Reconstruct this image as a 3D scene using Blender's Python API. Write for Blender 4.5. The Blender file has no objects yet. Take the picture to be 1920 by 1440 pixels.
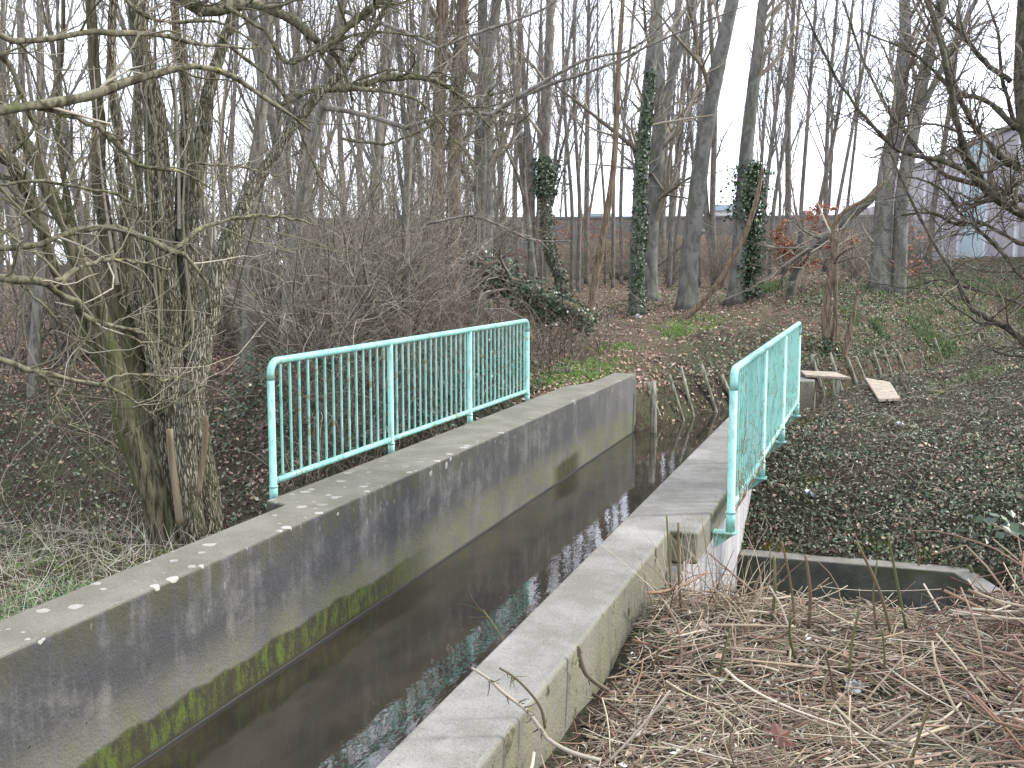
import bpy, math
import numpy as np
S = bpy.context.scene
COL = S.collection
rad = math.radians
# ------------------------------------------------------------------ camera
F, HZ, EZ = 1960.0, 495.0, 1.66
PIT = math.atan((720 - HZ) / F)
YAW = math.atan((1655 - 960) * math.cos(PIT) / F)
cam = bpy.data.cameras.new('camera'); co = bpy.data.objects.new('camera', cam); COL.objects.link(co)
co.location = (0, 0, EZ); co.rotation_euler = (rad(90) - PIT, 0, YAW)
cam.sensor_width = 36; cam.lens = 36 * F / 1920; cam.clip_start = .05; cam.clip_end = 2000
S.camera = co
# ------------------------------------------------------------------ light
SUN_EL, SUN_AZ = 38, 62           # azimuth from +Y towards +X
W = bpy.data.worlds.new('World'); S.world = W; W.use_nodes = True
wn, wl = W.node_tree.nodes, W.node_tree.links
bg = wn['Background']
sky = wn.new('ShaderNodeTexSky'); sky.sky_type = 'NISHITA'; sky.sun_disc = False
sky.sun_elevation = rad(SUN_EL); sky.sun_rotation = rad(SUN_AZ)
skm = wn.new('ShaderNodeMixRGB'); skm.inputs[0].default_value = .8
tc = wn.new('ShaderNodeTexCoord'); cn = wn.new('ShaderNodeTexNoise'); cn.inputs['Scale'].default_value = 2.2; cn.inputs['Detail'].default_value = 5
cr = wn.new('ShaderNodeValToRGB'); cr.color_ramp.elements[0].position = .3; cr.color_ramp.elements[1].position = .75
cr.color_ramp.elements[0].color = (11.2, 12.0, 13.9, 1); cr.color_ramp.elements[1].color = (13.8, 14.0, 14.8, 1)
wl.new(tc.outputs['Generated'], cn.inputs['Vector']); wl.new(cn.outputs['Fac'], cr.inputs[0])
wl.new(sky.outputs[0], skm.inputs[1]); wl.new(cr.outputs[0], skm.inputs[2]); wl.new(skm.outputs[0], bg.inputs[0])
bg.inputs[1].default_value = .132
sl = bpy.data.lights.new('sun', 'SUN'); sl.energy = 3.0; sl.angle = rad(7); sl.color = (1, .95, .87)
so = bpy.data.objects.new('sun', sl); COL.objects.link(so)
so.rotation_euler = (rad(90 - SUN_EL), 0, -rad(SUN_AZ) + math.pi)
so.location = (8, 4, 20)
S.view_settings.view_transform = 'Standard'; S.view_settings.look = 'None'
S.view_settings.exposure = .62; S.view_settings.gamma = 1
S.cycles.max_bounces = 5; S.cycles.diffuse_bounces = 3; S.cycles.glossy_bounces = 3
S.cycles.transparent_max_bounces = 8; S.cycles.use_denoising = True
# ------------------------------------------------------------------ pixel helpers
_fw = np.array((-math.sin(YAW) * math.cos(PIT), math.cos(YAW) * math.cos(PIT), -math.sin(PIT)))
_rt = np.array((math.cos(YAW), math.sin(YAW), 0.0))
_up = np.cross(_rt, _fw)
def ray(x, y): return _fw + (x - 960) / F * _rt + (720 - y) / F * _up
def ud(x, y, d): return ray(x, y) * d + np.array((0, 0, EZ))
def uz(x, y, z):
    r = ray(x, y); return r * ((z - EZ) / r[2]) + np.array((0, 0, EZ))
def proj(P):
    v = P - np.array((0, 0, EZ)); d = v @ _fw
    return 960 + F * (v @ _rt) / d, 720 - F * (v @ _up) / d, d
# ------------------------------------------------------------------ noise
def _h(i, j, s):
    n = (i * 374761393 + j * 668265263 + s * 362437) & 0x7fffffff
    n = ((n ^ (n >> 13)) * 1274126177) & 0x7fffffff
    return ((n ^ (n >> 16)) & 0xffff) / 65535.0
def vnoise(X, Y, sc, s=0):
    X = np.asarray(X, float) * sc; Y = np.asarray(Y, float) * sc
    i = np.floor(X).astype(np.int64); j = np.floor(Y).astype(np.int64); u = X - i; v = Y - j
    u = u * u * (3 - 2 * u); v = v * v * (3 - 2 * v)
    a, b, c, d = _h(i, j, s), _h(i + 1, j, s), _h(i, j + 1, s), _h(i + 1, j + 1, s)
    return (a * (1 - u) + b * u) * (1 - v) + (c * (1 - u) + d * u) * v - .5
def ss(x, a, b):
    t = np.clip((x - a) / (b - a), 0, 1); return t * t * (3 - 2 * t)
# ------------------------------------------------------------------ terrain
CL = np.array([(-2.5, 15.2), (-1.85, 17.4), (-.2, 20.4), (1.1, 23.3), (2.8, 27), (5, 32), (8, 38), (12, 44)])
def sdist(X, Y):                    # signed distance to the stream, + to the right
    best = np.full(X.shape, 1e9); sg = np.zeros(X.shape)
    for a, b in zip(CL[:-1], CL[1:]):
        d = b - a; L = d @ d
        t = np.clip(((X - a[0]) * d[0] + (Y - a[1]) * d[1]) / L, 0, 1)
        qx = X - a[0] - t * d[0]; qy = Y - a[1] - t * d[1]; D = np.hypot(qx, qy)
        s = np.where(qx * d[1] - qy * d[0] > 0, 1, -1)
        m = D < best; best = np.where(m, D, best); sg = np.where(m, s, sg)
    return best * sg
XL0, XL1, XR0, XR1 = -3.78, -3.56, -1.5, -1.26
def height(X, Y, fine=True):
    X = np.asarray(X, float); Y = np.asarray(Y, float)
    lb = np.interp(Y, [-5, 5, 8, 12, 14, 18, 25, 35, 50, 75, 300], [-.32, -.42, -.45, -.32, -.12, .05, .4, .75, 1.0, 1.1, 1.4])
    rb = np.interp(Y, [-5, 3, 5.6, 9, 9.5, 10.4, 11.3, 13, 16, 20, 28, 40, 50, 75, 300], [-.22, -.28, -.36, -.98, -.97, -.56, -.36, -.17, .02, .2, .38, .95, 1.25, 1.3, 1.4])
    rb = rb - .30 * ss(Y, 12, 13.5) * (1 - ss(X, -1.0, -.25)) * (1 - ss(Y, 15.5, 17))
    rb = rb - .16 * ss(Y, 14, 17) * (1 - ss(X - .22 * (Y - 16), .2, 2.0)) + ss(X, .6, 2.4) * .12 * ss(Y, 11, 14)
    rb = rb + ss(X, -1.25, -1.1) * .11 * ss(Y, 4.6, 5.4) * (1 - ss(Y, 5.9, 6.2))
    rb = rb + ss(X, .4, 3.5) * .25 * ss(Y, 6.5, 9) + ss(X, .2, 2.2) * .22 * (1 - ss(Y, 6, 8))
    w = ss(X, -2.6, -2.4)
    base = lb * (1 - w) + rb * w
    # lower ditch, left
    dl = ss(Y, 6.35, 7.5) * (1 - ss(Y, 8.3, 12.3))
    left = lb * (1 - dl) + (-2.0) * dl
    dr = ss(Y, 5.95, 6.75) * (1 - ss(Y, 9.46, 9.5)) * (1 - ss(X, .72, 1.15))
    right = rb * (1 - dr) + (-2.1) * dr
    right = np.where((Y > 9.47) & (Y < 13) & (X > -1.3), np.minimum(right, rb), right)
    z = np.where(X < -2.5, left, right)
    # embankment and noise
    em = ss(Y, 43, 55) * ss(X, -22, -14) * (1 - ss(X, -1.5, 1.5)) * 1.9
    z = z + em + vnoise(X, Y, .45, 3) * .12 * ss(Y, 10, 16) + vnoise(X, Y, .11, 5) * .5 * ss(Y, 24, 45)
    # stream
    s = sdist(X, Y); a = np.abs(s)
    wl = np.where(s < 0, ss(a, .78, 1.28), ss(a, .7, 1.9))
    on = ss(Y, 14.9, 15.3)
    z = z + np.where(s < 0, .72 * ss(X + .15 * (Y - 20), -3.0, .5) * ss(Y, 18.5, 25) * (1 - ss(Y, 42, 60)) * ss(a, 1.2, 3.6), 0)
    bank = np.where(s < 0, np.minimum(z, -.32 + ss(a, 1.25, 2.7) * .45 + np.maximum(a - 2.4, 0) * .22 + .75 * ss(X + .15 * (Y - 20), -2.5, .5) * ss(Y, 19, 25) * ss(a, 1.2, 3.4)), z)
    z = np.where(on > 0, z * (1 - on) + on * (-1.3 * (1 - wl) + bank * wl), z)
    if fine:
        z = z + vnoise(X, Y, 2.1, 1) * .07 + vnoise(X, Y, 6.3, 2) * .035
    # corridor of the canal
    ins = ss(X, XL0, XL1) * (1 - ss(X, XR0, XR1)) * (1 - ss(Y, 15.35, 15.5))
    return z * (1 - ins) + (-2.4) * ins
def H(x, y): return float(height(np.array([x]), np.array([y]))[0])
def hit(px, py, zoff=0.0):          # where the view through a pixel meets the terrain
    r = ray(px, py); t = np.linspace(3, 90, 3500)
    P = r[None] * t[:, None]; P[:, 2] += EZ
    g = height(P[:, 0], P[:, 1]) + zoff
    k = np.argmax(P[:, 2] < g)
    return P[k] if P[k, 2] < g[k] else P[-1]
# ------------------------------------------------------------------ object helpers
def tag(o, label=None, cat=None, group=None, kind=None):
    if label: o['label'] = label
    if cat: o['category'] = cat
    if group: o['group'] = group
    if kind: o['kind'] = kind
    return o
def empty(name, loc, label, cat, group=None):
    o = bpy.data.objects.new(name, None); o.empty_display_size = .2; COL.objects.link(o); o.location = loc
    return tag(o, label, cat, group)
def raw_mesh(name, V, Fq, smooth=True, attr=None):
    """V (n,3); Fq list of (m,k) int arrays"""
    me = bpy.data.meshes.new(name)
    me.vertices.add(len(V)); me.vertices.foreach_set('co', np.ascontiguousarray(V, np.float32).ravel())
    Fq = [f for f in Fq if len(f)]
    lo = np.concatenate([f.ravel() for f in Fq]).astype(np.int32)
    tot = np.concatenate([np.full(len(f), f.shape[1]) for f in Fq]).astype(np.int32)
    st = np.concatenate([[0], np.cumsum(tot)[:-1]]).astype(np.int32)
    me.loops.add(len(lo)); me.loops.foreach_set('vertex_index', lo)
    me.polygons.add(len(tot)); me.polygons.foreach_set('loop_start', st)
    try: me.polygons.foreach_set('loop_total', tot)
    except Exception: pass
    me.polygons.foreach_set('use_smooth', np.full(len(tot), smooth))
    if attr is not None:
        a = me.attributes.new('rnd', 'FLOAT', 'POINT'); a.data.foreach_set('value', np.ascontiguousarray(attr, np.float32))
    me.update(calc_edges=True)
    return me
def link(name, me, mat, parent=None, off=None):
    o = bpy.data.objects.new(name, me); COL.objects.link(o)
    if mat is not None and not me.materials: me.materials.append(mat)
    if parent is not None: o.parent = parent
    return o
def tubes(sets, base=(0, 0, 0), cap=False, rough=0.0, rng=None):
    """sets: list of (P (m,n,3), R (m,n), sides) -> V, faces, rnd"""
    Vs, Fs, As, o = [], [], [], 0; base = np.asarray(base, float)
    rng = rng or np.random.default_rng(1)
    for P, R, s in sets:
        if len(P) == 0: continue
        m, n = P.shape[:2]
        T = np.gradient(P, axis=1); T /= np.linalg.norm(T, axis=2, keepdims=True) + 1e-9
        mt = np.abs(T.mean(1)); ref = np.zeros((m, 3)); ref[np.arange(m), mt.argmin(1)] = 1
        A = np.cross(T, ref[:, None]); A /= np.linalg.norm(A, axis=2, keepdims=True) + 1e-9
        B = np.cross(T, A)
        th = np.arange(s) / s * 2 * np.pi
        RR = R[:, :, None] * np.ones(s)
        if rough: RR = RR * (1 + rough * rng.standard_normal((m, n, s)) * .5 + rough * np.cumsum(rng.standard_normal((m, n, s)), 1) * .15)
        V = P[:, :, None] + (A[:, :, None] * np.cos(th)[None, None, :, None] + B[:, :, None] * np.sin(th)[None, None, :, None]) * RR[..., None]
        Vs.append((V - base).reshape(-1, 3)); As.append(np.repeat(rng.random(m), n * s))
        idx = np.arange(m * n * s).reshape(m, n, s) + o
        a = idx[:, :-1]; b = idx[:, 1:]
        Fs.append(np.stack([a, np.roll(a, -1, 2), np.roll(b, -1, 2), b], -1).reshape(-1, 4))
        if cap:
            Fs.append(idx[:, -1].reshape(-1, s)); Fs.append(idx[:, 0, ::-1].reshape(-1, s))
        o += m * n * s
    return np.concatenate(Vs), Fs, np.concatenate(As)
def tube_obj(name, sets, mat, parent=None, base=(0, 0, 0), cap=False, rough=0, seed=1, mesh_only=False):
    V, Fs, A = tubes(sets, base, cap, rough, np.random.default_rng(seed))
    me = raw_mesh(name, V, Fs, True, A); me.materials.append(mat)
    return me if mesh_only else link(name, me, mat, parent)
def resample(P, R, n, wob=0, rng=None):
    P = np.asarray(P, float); R = np.asarray(R, float)
    L = np.concatenate([[0], np.cumsum(np.linalg.norm(np.diff(P, axis=0), axis=1))])
    # Catmull-Rom through the points
    t = np.linspace(0, L[-1], n); k = np.clip(np.searchsorted(L, t, 'right') - 1, 0, len(P) - 2)
    u = ((t - L[k]) / np.maximum(L[k + 1] - L[k], 1e-6))[:, None]
    g = lambda i: P[np.clip(i, 0, len(P) - 1)]
    p0, p1, p2, p3 = g(k - 1), g(k), g(k + 1), g(k + 2)
    Q = .5 * (2 * p1 + (p2 - p0) * u + (2 * p0 - 5 * p1 + 4 * p2 - p3) * u ** 2 + (3 * p1 - p0 - 3 * p2 + p3) * u ** 3)
    if wob: Q = Q + rng.standard_normal(Q.shape) * wob
    return Q, np.interp(t, L, R)
def sprout(rng, P, R, k, n, L, ang, up=0., wob=.15, rf=.6, t0=.15, t1=1., fall=.6, tip=.3, rmin=.0012, drift=None):
    m, q = P.shape[:2]
    if m == 0 or k <= 0: return np.zeros((0, n, 3)), np.zeros((0, n))
    tot = int(m * k) if k < 1 else m * int(k)
    I = rng.integers(0, m, tot) if k < 1 else np.repeat(np.arange(m), int(k))
    t = rng.uniform(t0, t1, tot) * (q - 1); j = np.minimum(t.astype(int), q - 2); u = (t - j)[:, None]
    p = P[I, j] * (1 - u) + P[I, j + 1] * u; T = P[I, j + 1] - P[I, j]; T /= np.linalg.norm(T, axis=1, keepdims=True) + 1e-9
    r = R[I, j] * (1 - u[:, 0]) + R[I, j + 1] * u[:, 0]
    v = rng.standard_normal((tot, 3)); v -= (v * T).sum(1, keepdims=True) * T; v /= np.linalg.norm(v, axis=1, keepdims=True)
    a = rng.uniform(ang[0], ang[1], tot)[:, None]
    d = T * np.cos(a) + v * np.sin(a)
    ln = rng.uniform(L[0], L[1], tot) * (1 - fall * t / (q - 1)); st = (ln / (n - 1))[:, None]
    out = np.zeros((tot, n, 3)); out[:, 0] = p
    curl = rng.standard_normal((tot, 3)) * wob * .6
    for i in range(1, n):
        d = d + rng.standard_normal((tot, 3)) * wob + curl; d[:, 2] += up
        if drift is not None: d = d + np.asarray(drift)
        d /= np.linalg.norm(d, axis=1, keepdims=True)
        out[:, i] = out[:, i - 1] + d * st
    r0 = np.maximum(r * rf, rmin)[:, None]
    return out, np.maximum(r0 * np.linspace(1, tip, n)[None], rmin * .7)
def boxes(bs):
    """list of (x0,x1,y0,y1,z0,z1)"""
    V, Fq = [], []
    q = np.array([(0, 2, 3, 1), (4, 5, 7, 6), (0, 1, 5, 4), (2, 6, 7, 3), (0, 4, 6, 2), (1, 3, 7, 5)])
    for i, b in enumerate(bs):
        for k in range(8):
            V.append((b[1] if k & 1 else b[0], b[3] if k & 2 else b[2], b[5] if k & 4 else b[4]))
        Fq.append(q + 8 * i)
    return np.array(V, float), Fq
def box_obj(name, bs, mat, parent=None, bevel=0.0, seg=2, base=(0, 0, 0)):
    V, Fq = boxes(bs); me = raw_mesh(name, V - np.array(base), Fq, False); me.materials.append(mat)
    o = link(name, me, mat, parent)
    if bevel:
        m = o.modifiers.new('bevel', 'BEVEL'); m.width = bevel; m.segments = seg
    return o
# ------------------------------------------------------------------ materials
class NT:
    def __init__(s, name):
        s.m = bpy.data.materials.new(name); s.m.use_nodes = True; s.t = s.m.node_tree; s.n = s.t.nodes; s.b = s.n['Principled BSDF']
        s.tc = s.n.new('ShaderNodeTexCoord'); s.pos = s.tc.outputs['Object']
    def lk(s, a, b):
        if hasattr(a, 'is_linked') or hasattr(a, 'links'): s.t.links.new(a, b)
        else: b.default_value = a
    def math(s, op, a, b=0.0, c=None, clamp=False):
        n = s.n.new('ShaderNodeMath'); n.operation = op; n.use_clamp = clamp
        s.lk(a, n.inputs[0]); s.lk(b, n.inputs[1])
        if c is not None: s.lk(c, n.inputs[2])
        return n.outputs[0]
    def mul(s, *a):
        r = a[0]
        for b in a[1:]: r = s.math('MULTIPLY', r, b)
        return r
    def mapv(s, scale, v=None, loc=(0, 0, 0)):
        n = s.n.new('ShaderNodeMapping'); n.inputs['Scale'].default_value = scale; n.inputs['Location'].default_value = loc
        s.t.links.new(v or s.pos, n.inputs[0]); return n.outputs[0]
    def noise(s, scale, v=None, det=4, rough=.6, dist=0):
        n = s.n.new('ShaderNodeTexNoise'); n.inputs['Scale'].default_value = scale; n.inputs['Detail'].default_value = det
        n.inputs['Roughness'].default_value = rough; n.inputs['Distortion'].default_value = dist
        s.t.links.new(v or s.pos, n.inputs['Vector']); return n.outputs['Fac']
    def vor(s, scale, v=None, out='Distance', feat='F1'):
        n = s.n.new('ShaderNodeTexVoronoi'); n.feature = feat; n.inputs['Scale'].default_value = scale
        s.t.links.new(v or s.pos, n.inputs['Vector']); return n.outputs[out]
    def rng(s, v, a, b, c=0., d=1.):
        n = s.n.new('ShaderNodeMapRange'); n.interpolation_type = 'SMOOTHSTEP'
        s.lk(v, n.inputs[0]); n.inputs[1].default_value = a; n.inputs[2].default_value = b; n.inputs[3].default_value = c; n.inputs[4].default_value = d
        return n.outputs[0]
    def ramp(s, v, stops, interp='LINEAR'):
        n = s.n.new('ShaderNodeValToRGB'); cr = n.color_ramp; cr.interpolation = interp
        while len(cr.elements) < len(stops): cr.elements.new(.5)
        for e, (p, c) in zip(cr.elements, stops): e.position = p; e.color = (*c, 1)
        s.lk(v, n.inputs[0]); return n.outputs[0]
    def mix(s, f, a, b, mode='MIX'):
        n = s.n.new('ShaderNodeMixRGB'); n.blend_type = mode
        s.lk(f, n.inputs[0])
        for v, i in ((a, 1), (b, 2)):
            if isinstance(v, tuple): n.inputs[i].default_value = (*v, 1)
            else: s.t.links.new(v, n.inputs[i])
        return n.outputs[0]
    def xyz(s, v=None):
        n = s.n.new('ShaderNodeSeparateXYZ'); s.t.links.new(v or s.pos, n.inputs[0]); return n.outputs
    def attr(s, name='rnd'):
        n = s.n.new('ShaderNodeAttribute'); n.attribute_name = name; return n.outputs['Fac']
    def orand(s): return s.n.new('ShaderNodeObjectInfo').outputs['Random']
    def geo(s, o='Normal'): return s.n.new('ShaderNodeNewGeometry').outputs[o]
    def bump(s, h, st=.5, dist=.02):
        n = s.n.new('ShaderNodeBump'); n.inputs['Strength'].default_value = st; n.inputs['Distance'].default_value = dist
        s.t.links.new(h, n.inputs['Height']); s.t.links.new(n.outputs[0], s.b.inputs['Normal'])
    def out(s, col, rough=.85, spec=.3):
        if isinstance(col, tuple): s.b.inputs['Base Color'].default_value = (*col, 1)
        else: s.t.links.new(col, s.b.inputs['Base Color'])
        s.lk(rough, s.b.inputs['Roughness']); s.b.inputs['Specular IOR Level'].default_value = spec
        return s.m
def hexc(r, g, b, k=.17):
    c = [(v / 255) ** 2.2 for v in (r, g, b)]; l = .3 * c[0] + .6 * c[1] + .1 * c[2]
    return tuple((v * (1 - k) + l * k) * .78 for v in c)

def m_concrete(name, kind):
    t = NT(name); p = t.pos; x, y, z = t.xyz()
    nz = t.xyz(t.geo('Normal'))[2]; top = t.rng(nz, .5, .9)
    st = t.noise(1, t.mapv((9, 9, .55)), 5, .65); st2 = t.noise(1, t.mapv((24, 24, 1.6)), 4, .7)
    big = t.noise(1.1, det=3); fine = t.noise(60, det=3, rough=.7)
    if kind == 'left':
        z = t.math('MULTIPLY', z, 1.136)
        side = t.mix(t.rng(big, .35, .65), hexc(126, 124, 119), hexc(104, 104, 102))
        darkm = t.mul(t.rng(z, -.80, -.42), t.rng(t.math('ADD', t.math('MULTIPLY', st, .28), t.math('MULTIPLY', t.noise(2.0, det=7, rough=.72), .72)), .36, .54), t.rng(y, 15.8, 9, .35, 1))
        side = t.mix(t.math('MULTIPLY', darkm, .8), side, hexc(68, 69, 73))
        side = t.mix(t.math('MULTIPLY', t.rng(st2, .62, .8), .15), side, hexc(156, 155, 155))
        alg = t.mul(t.rng(z, -.42, -.78), t.rng(t.noise(3, det=6), .68, .4))
        side = t.mix(t.math('MULTIPLY', alg, .6), side, hexc(116, 118, 76))
        eg = t.mul(t.rng(z, -.3, -.05), t.rng(st, .35, .6), t.rng(y, 13, 6, .3, 1))
        side = t.mix(t.math('MULTIPLY', eg, .8), side, hexc(88, 88, 66))
        # dark wet band and moss
        zz = t.math('ADD', z, t.math('MULTIPLY', t.math('SUBTRACT', t.noise(1, t.mapv((3, 3, 0)), 5), .5), .16))
        wet = t.mul(t.rng(zz, -.74, -.78), t.rng(y, 8.2, 6.6))
        patch = t.mul(t.rng(zz, -.70, -.80), t.rng(y, 11.2, 11.6), t.rng(y, 12.6, 12.1))
        wet = t.math('MAXIMUM', wet, patch)
        side = t.mix(t.math('MULTIPLY', wet, .9), side, hexc(62, 60, 44))
        ms = t.mul(wet, t.rng(t.noise(1, t.mapv((13, 13, 5)), 6, .75), .43, .62), t.rng(z, -.995, -.93), t.rng(t.noise(1.3, det=3), .28, .5))
        side = t.mix(ms, side, hexc(94, 110, 40))
        side = t.mix(t.rng(t.vor(9), .06, .03), side, hexc(44, 44, 46))
    elif kind == 'white':
        side = t.mix(t.rng(st, .35, .7), hexc(216, 214, 212), hexc(176, 175, 180))
        side = t.mix(t.rng(st2, .58, .72), side, hexc(138, 138, 146))
        side = t.mix(t.math('MULTIPLY', t.rng(x, -1.09, -1.04), .9), side, hexc(120, 116, 100))
    elif kind == 'dark':
        side = t.mix(t.rng(t.noise(2.5, det=6, rough=.7), .35, .65), hexc(78, 80, 72), hexc(104, 106, 94))
        side = t.mix(t.mul(t.rng(t.noise(1, t.mapv((3, 3, .6)), 5), .52, .68), .5), side, hexc(140, 142, 140))
        side = t.mix(t.rng(big, .45, .65), side, hexc(84, 88, 60))
    else:
        side = t.mix(t.rng(big, .35, .65), hexc(144, 141, 126), hexc(122, 119, 104))
        side = t.mix(t.math('MULTIPLY', t.rng(st, .45, .65), .7), side, hexc(138, 136, 100))
        side = t.mix(t.rng(t.noise(9, det=5), .58, .7), side, hexc(84, 80, 60))
    if kind == 'left':
        tp = t.mix(t.rng(t.noise(2.2, det=5), .35, .65), hexc(136, 134, 122), hexc(118, 116, 100))
    else:
        tp = t.mix(t.rng(t.noise(2.6, det=8, rough=.75), .38, .62), hexc(150, 147, 141), hexc(128, 125, 115))
        tp = t.mix(t.math('MULTIPLY', t.rng(t.noise(.9, det=4), .52, .68), .7), tp, hexc(176, 174, 168))
    tp = t.mix(t.math('MULTIPLY', t.rng(t.noise(90, det=3, rough=.8), .5, .7), .55), tp, hexc(92, 90, 80))
    tp = t.mix(t.math('MULTIPLY', t.rng(t.noise(140, det=2), .6, .7), .5), tp, hexc(186, 184, 176))
    tp = t.mix(t.mul(t.rng(t.noise(7, det=7, rough=.8), .55, .7), .7), tp, hexc(112, 108, 92))
    col = t.mix(top, side, tp)
    if kind in ('left', 'right'):
        # lichen rosettes near the edges
        wv = t.n.new('ShaderNodeVectorMath'); wv.operation = 'ADD'
        nn = t.n.new('ShaderNodeTexNoise'); nn.inputs['Scale'].default_value = 22; t.t.links.new(p, nn.inputs['Vector'])
        sc = t.n.new('ShaderNodeVectorMath'); sc.operation = 'SCALE'; sc.inputs['Scale'].default_value = .035
        t.t.links.new(nn.outputs['Color'], sc.inputs[0]); t.t.links.new(p, wv.inputs[0]); t.t.links.new(sc.outputs[0], wv.inputs[1])
        v = t.n.new('ShaderNodeTexVoronoi'); v.inputs['Scale'].default_value = 9.5; t.t.links.new(wv.outputs[0], v.inputs['Vector'])
        cr_ = t.xyz(v.outputs['Color'])
        sel = t.rng(cr_[0], .36, .38)
        spot = t.math('LESS_THAN', v.outputs['Distance'], t.math('MULTIPLY', t.math('ADD', cr_[1], .25), .34))
        spot = t.mul(spot, sel)
        if kind == 'left':
            reg = t.math('MAXIMUM', t.mul(t.rng(z, -.17, -.05), t.rng(x, -3.66, -3.54)), t.mul(top, t.rng(y, 9, 6.5), .8))
            reg = t.mul(reg, t.rng(t.noise(1.6, det=2), .36, .46), t.rng(y, 14, 6, .35, 1))
        else:
            reg = t.mul(t.rng(t.noise(2, det=2), .6, .66), .35)
        col = t.mix(t.mul(spot, reg, .8), col, hexc(188, 188, 178))
        v2 = t.vor(16, t.mapv((1, 1, .35)))
        if kind == 'left':
            col = t.mix(t.mul(t.rng(v2, .16, .1), t.rng(t.noise(3, det=2), .5, .6), t.rng(z, -.5, -.2), .5), col, hexc(170, 170, 168))
    t.bump(t.math('ADD', fine, t.math('MULTIPLY', t.noise(14, det=6, rough=.7), 1.8)), .85, .008)
    return t.out(col, .9, .2)

def m_paint(name, dirt=.35):
    t = NT(name); z = t.xyz()[2]
    n = t.noise(9, det=5, rough=.7); v = t.noise(30, t.mapv((1, 1, .25)), 4)
    c = t.mix(t.rng(t.noise(3), .3, .7), hexc(132, 208, 198, .08), hexc(162, 222, 212, .08))
    c = t.mix(t.math('MULTIPLY', t.rng(v, .5, .68), dirt), c, hexc(96, 148, 122))
    c = t.mix(t.math('MULTIPLY', t.rng(n, .55, .68), dirt * 1.6), c, hexc(136, 156, 110))
    c = t.mix(t.math('MULTIPLY', t.rng(t.noise(55, det=3), .66, .72), .7), c, hexc(86, 96, 70))
    t.bump(n, .2, .003)
    return t.out(c, .38, .5)

def m_bark(name, a, b, moss=None, mossamt=.0, zs=.16, sc=30, bst=.8, bd=.02, lichen=None, hue=True, pale=None):
    t = NT(name)
    v = t.noise(1, t.mapv((sc, sc, sc * zs)), 6, .7, .6)
    big = t.noise(2.2, det=3)
    c = t.mix(t.rng(v, .38, .60), a, b)
    if moss:
        nx = t.noise(1, t.mapv((5, 5, 1.2)), 5)
        c = t.mix(t.rng(nx, .62 - mossamt * .3, .78 - mossamt * .3), c, moss)
    if lichen: c = t.mix(t.rng(t.noise(16, det=5, rough=.7), .60, .68), c, lichen)
    if pale: c = t.mix(t.mul(t.rng(big, .5, .7), .6), c, pale)
    if hue:
        o = t.orand(); c = t.mix(t.math('MULTIPLY', o, .3), c, tuple(x * .6 for x in b))
    t.bump(v, bst, bd)
    return t.out(c, .9, .15)

def m_ridge(name):
    t = NT(name); nn = t.n.new('ShaderNodeTexNoise'); nn.inputs['Scale'].default_value = 9; t.t.links.new(t.pos, nn.inputs['Vector'])
    sc = t.n.new('ShaderNodeVectorMath'); sc.operation = 'SCALE'; sc.inputs['Scale'].default_value = .05; t.t.links.new(nn.outputs['Color'], sc.inputs[0])
    ad = t.n.new('ShaderNodeVectorMath'); t.t.links.new(t.pos, ad.inputs[0]); t.t.links.new(sc.outputs[0], ad.inputs[1])
    e = t.vor(1, t.mapv((58, 58, 7), ad.outputs[0]), feat='DISTANCE_TO_EDGE'); n = t.noise(1, t.mapv((60, 60, 14)), 5, .7)
    h = t.math('ADD', t.math('MULTIPLY', t.rng(e, .0, .35), .45), t.math('MULTIPLY', t.math('ADD', n, t.noise(1, t.mapv((30, 30, 4)), 6, .7)), .6))
    c = t.mix(t.rng(h, .52, 1.05), hexc(80, 74, 57), hexc(206, 197, 168))
    c = t.mix(t.rng(t.noise(1, t.mapv((5, 5, 1.2)), 5), .55, .75), c, hexc(96, 102, 56), 'MULTIPLY' if False else 'MIX') if False else c
    c = t.mix(t.math('MULTIPLY', t.rng(t.noise(1, t.mapv((4, 4, 1)), 5), .5, .72), .55), c, hexc(98, 104, 58))
    t.bump(h, 1, .05); return t.out(c, .92, .12)
def m_ramp(name, stops, rough=.8, spec=.2, extra=None, trans=0):
    t = NT(name); a = t.attr()
    c = t.ramp(a, stops)
    c = t.mix(.5, c, t.mix(t.noise(40, det=3), tuple(x * .7 for x in stops[0][1]), stops[-1][1]), 'OVERLAY') if extra else c
    return t.out(c, rough, spec)

M = {}
M['wall_l'] = m_concrete('stained_canal_concrete', 'left')
M['wall_r'] = m_concrete('pale_canal_concrete', 'right')
M['wall_w'] = m_concrete('whitewashed_concrete', 'white')
M['wall_d'] = m_concrete('dark_abutment_concrete', 'dark')
M['paint'] = m_paint('mint_railing_paint', .6)
M['paint_d'] = m_paint('mint_railing_paint_dirty', .85)
M['bark_f'] = m_bark('furrowed_bark', hexc(74, 69, 50), hexc(176, 167, 138), hexc(92, 98, 52), .2, .24, 36, 1.0, .05)
M['bark_f'] = m_ridge('ridged_bark')
M['bark_m'] = m_bark('mossy_bark', hexc(62, 58, 42), hexc(128, 120, 94), hexc(84, 92, 46), .45, .15, 34, .9, .02)
M['bark_s'] = m_bark('stripped_wood', hexc(118, 102, 80), hexc(152, 136, 110), None, 0, .08, 20, .4, .01, hue=False)
M['br_l'] = m_bark('lichen_branch', hexc(76, 73, 54), hexc(134, 129, 104), hexc(100, 104, 66), .18, .6, 26, .6, .006, hexc(168, 160, 70), hue=False)
M['br_r'] = m_bark('mossy_dark_branch', hexc(60, 57, 48), hexc(110, 104, 88), hexc(76, 86, 46), .35, .5, 24, .6, .006, hue=False)
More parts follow.
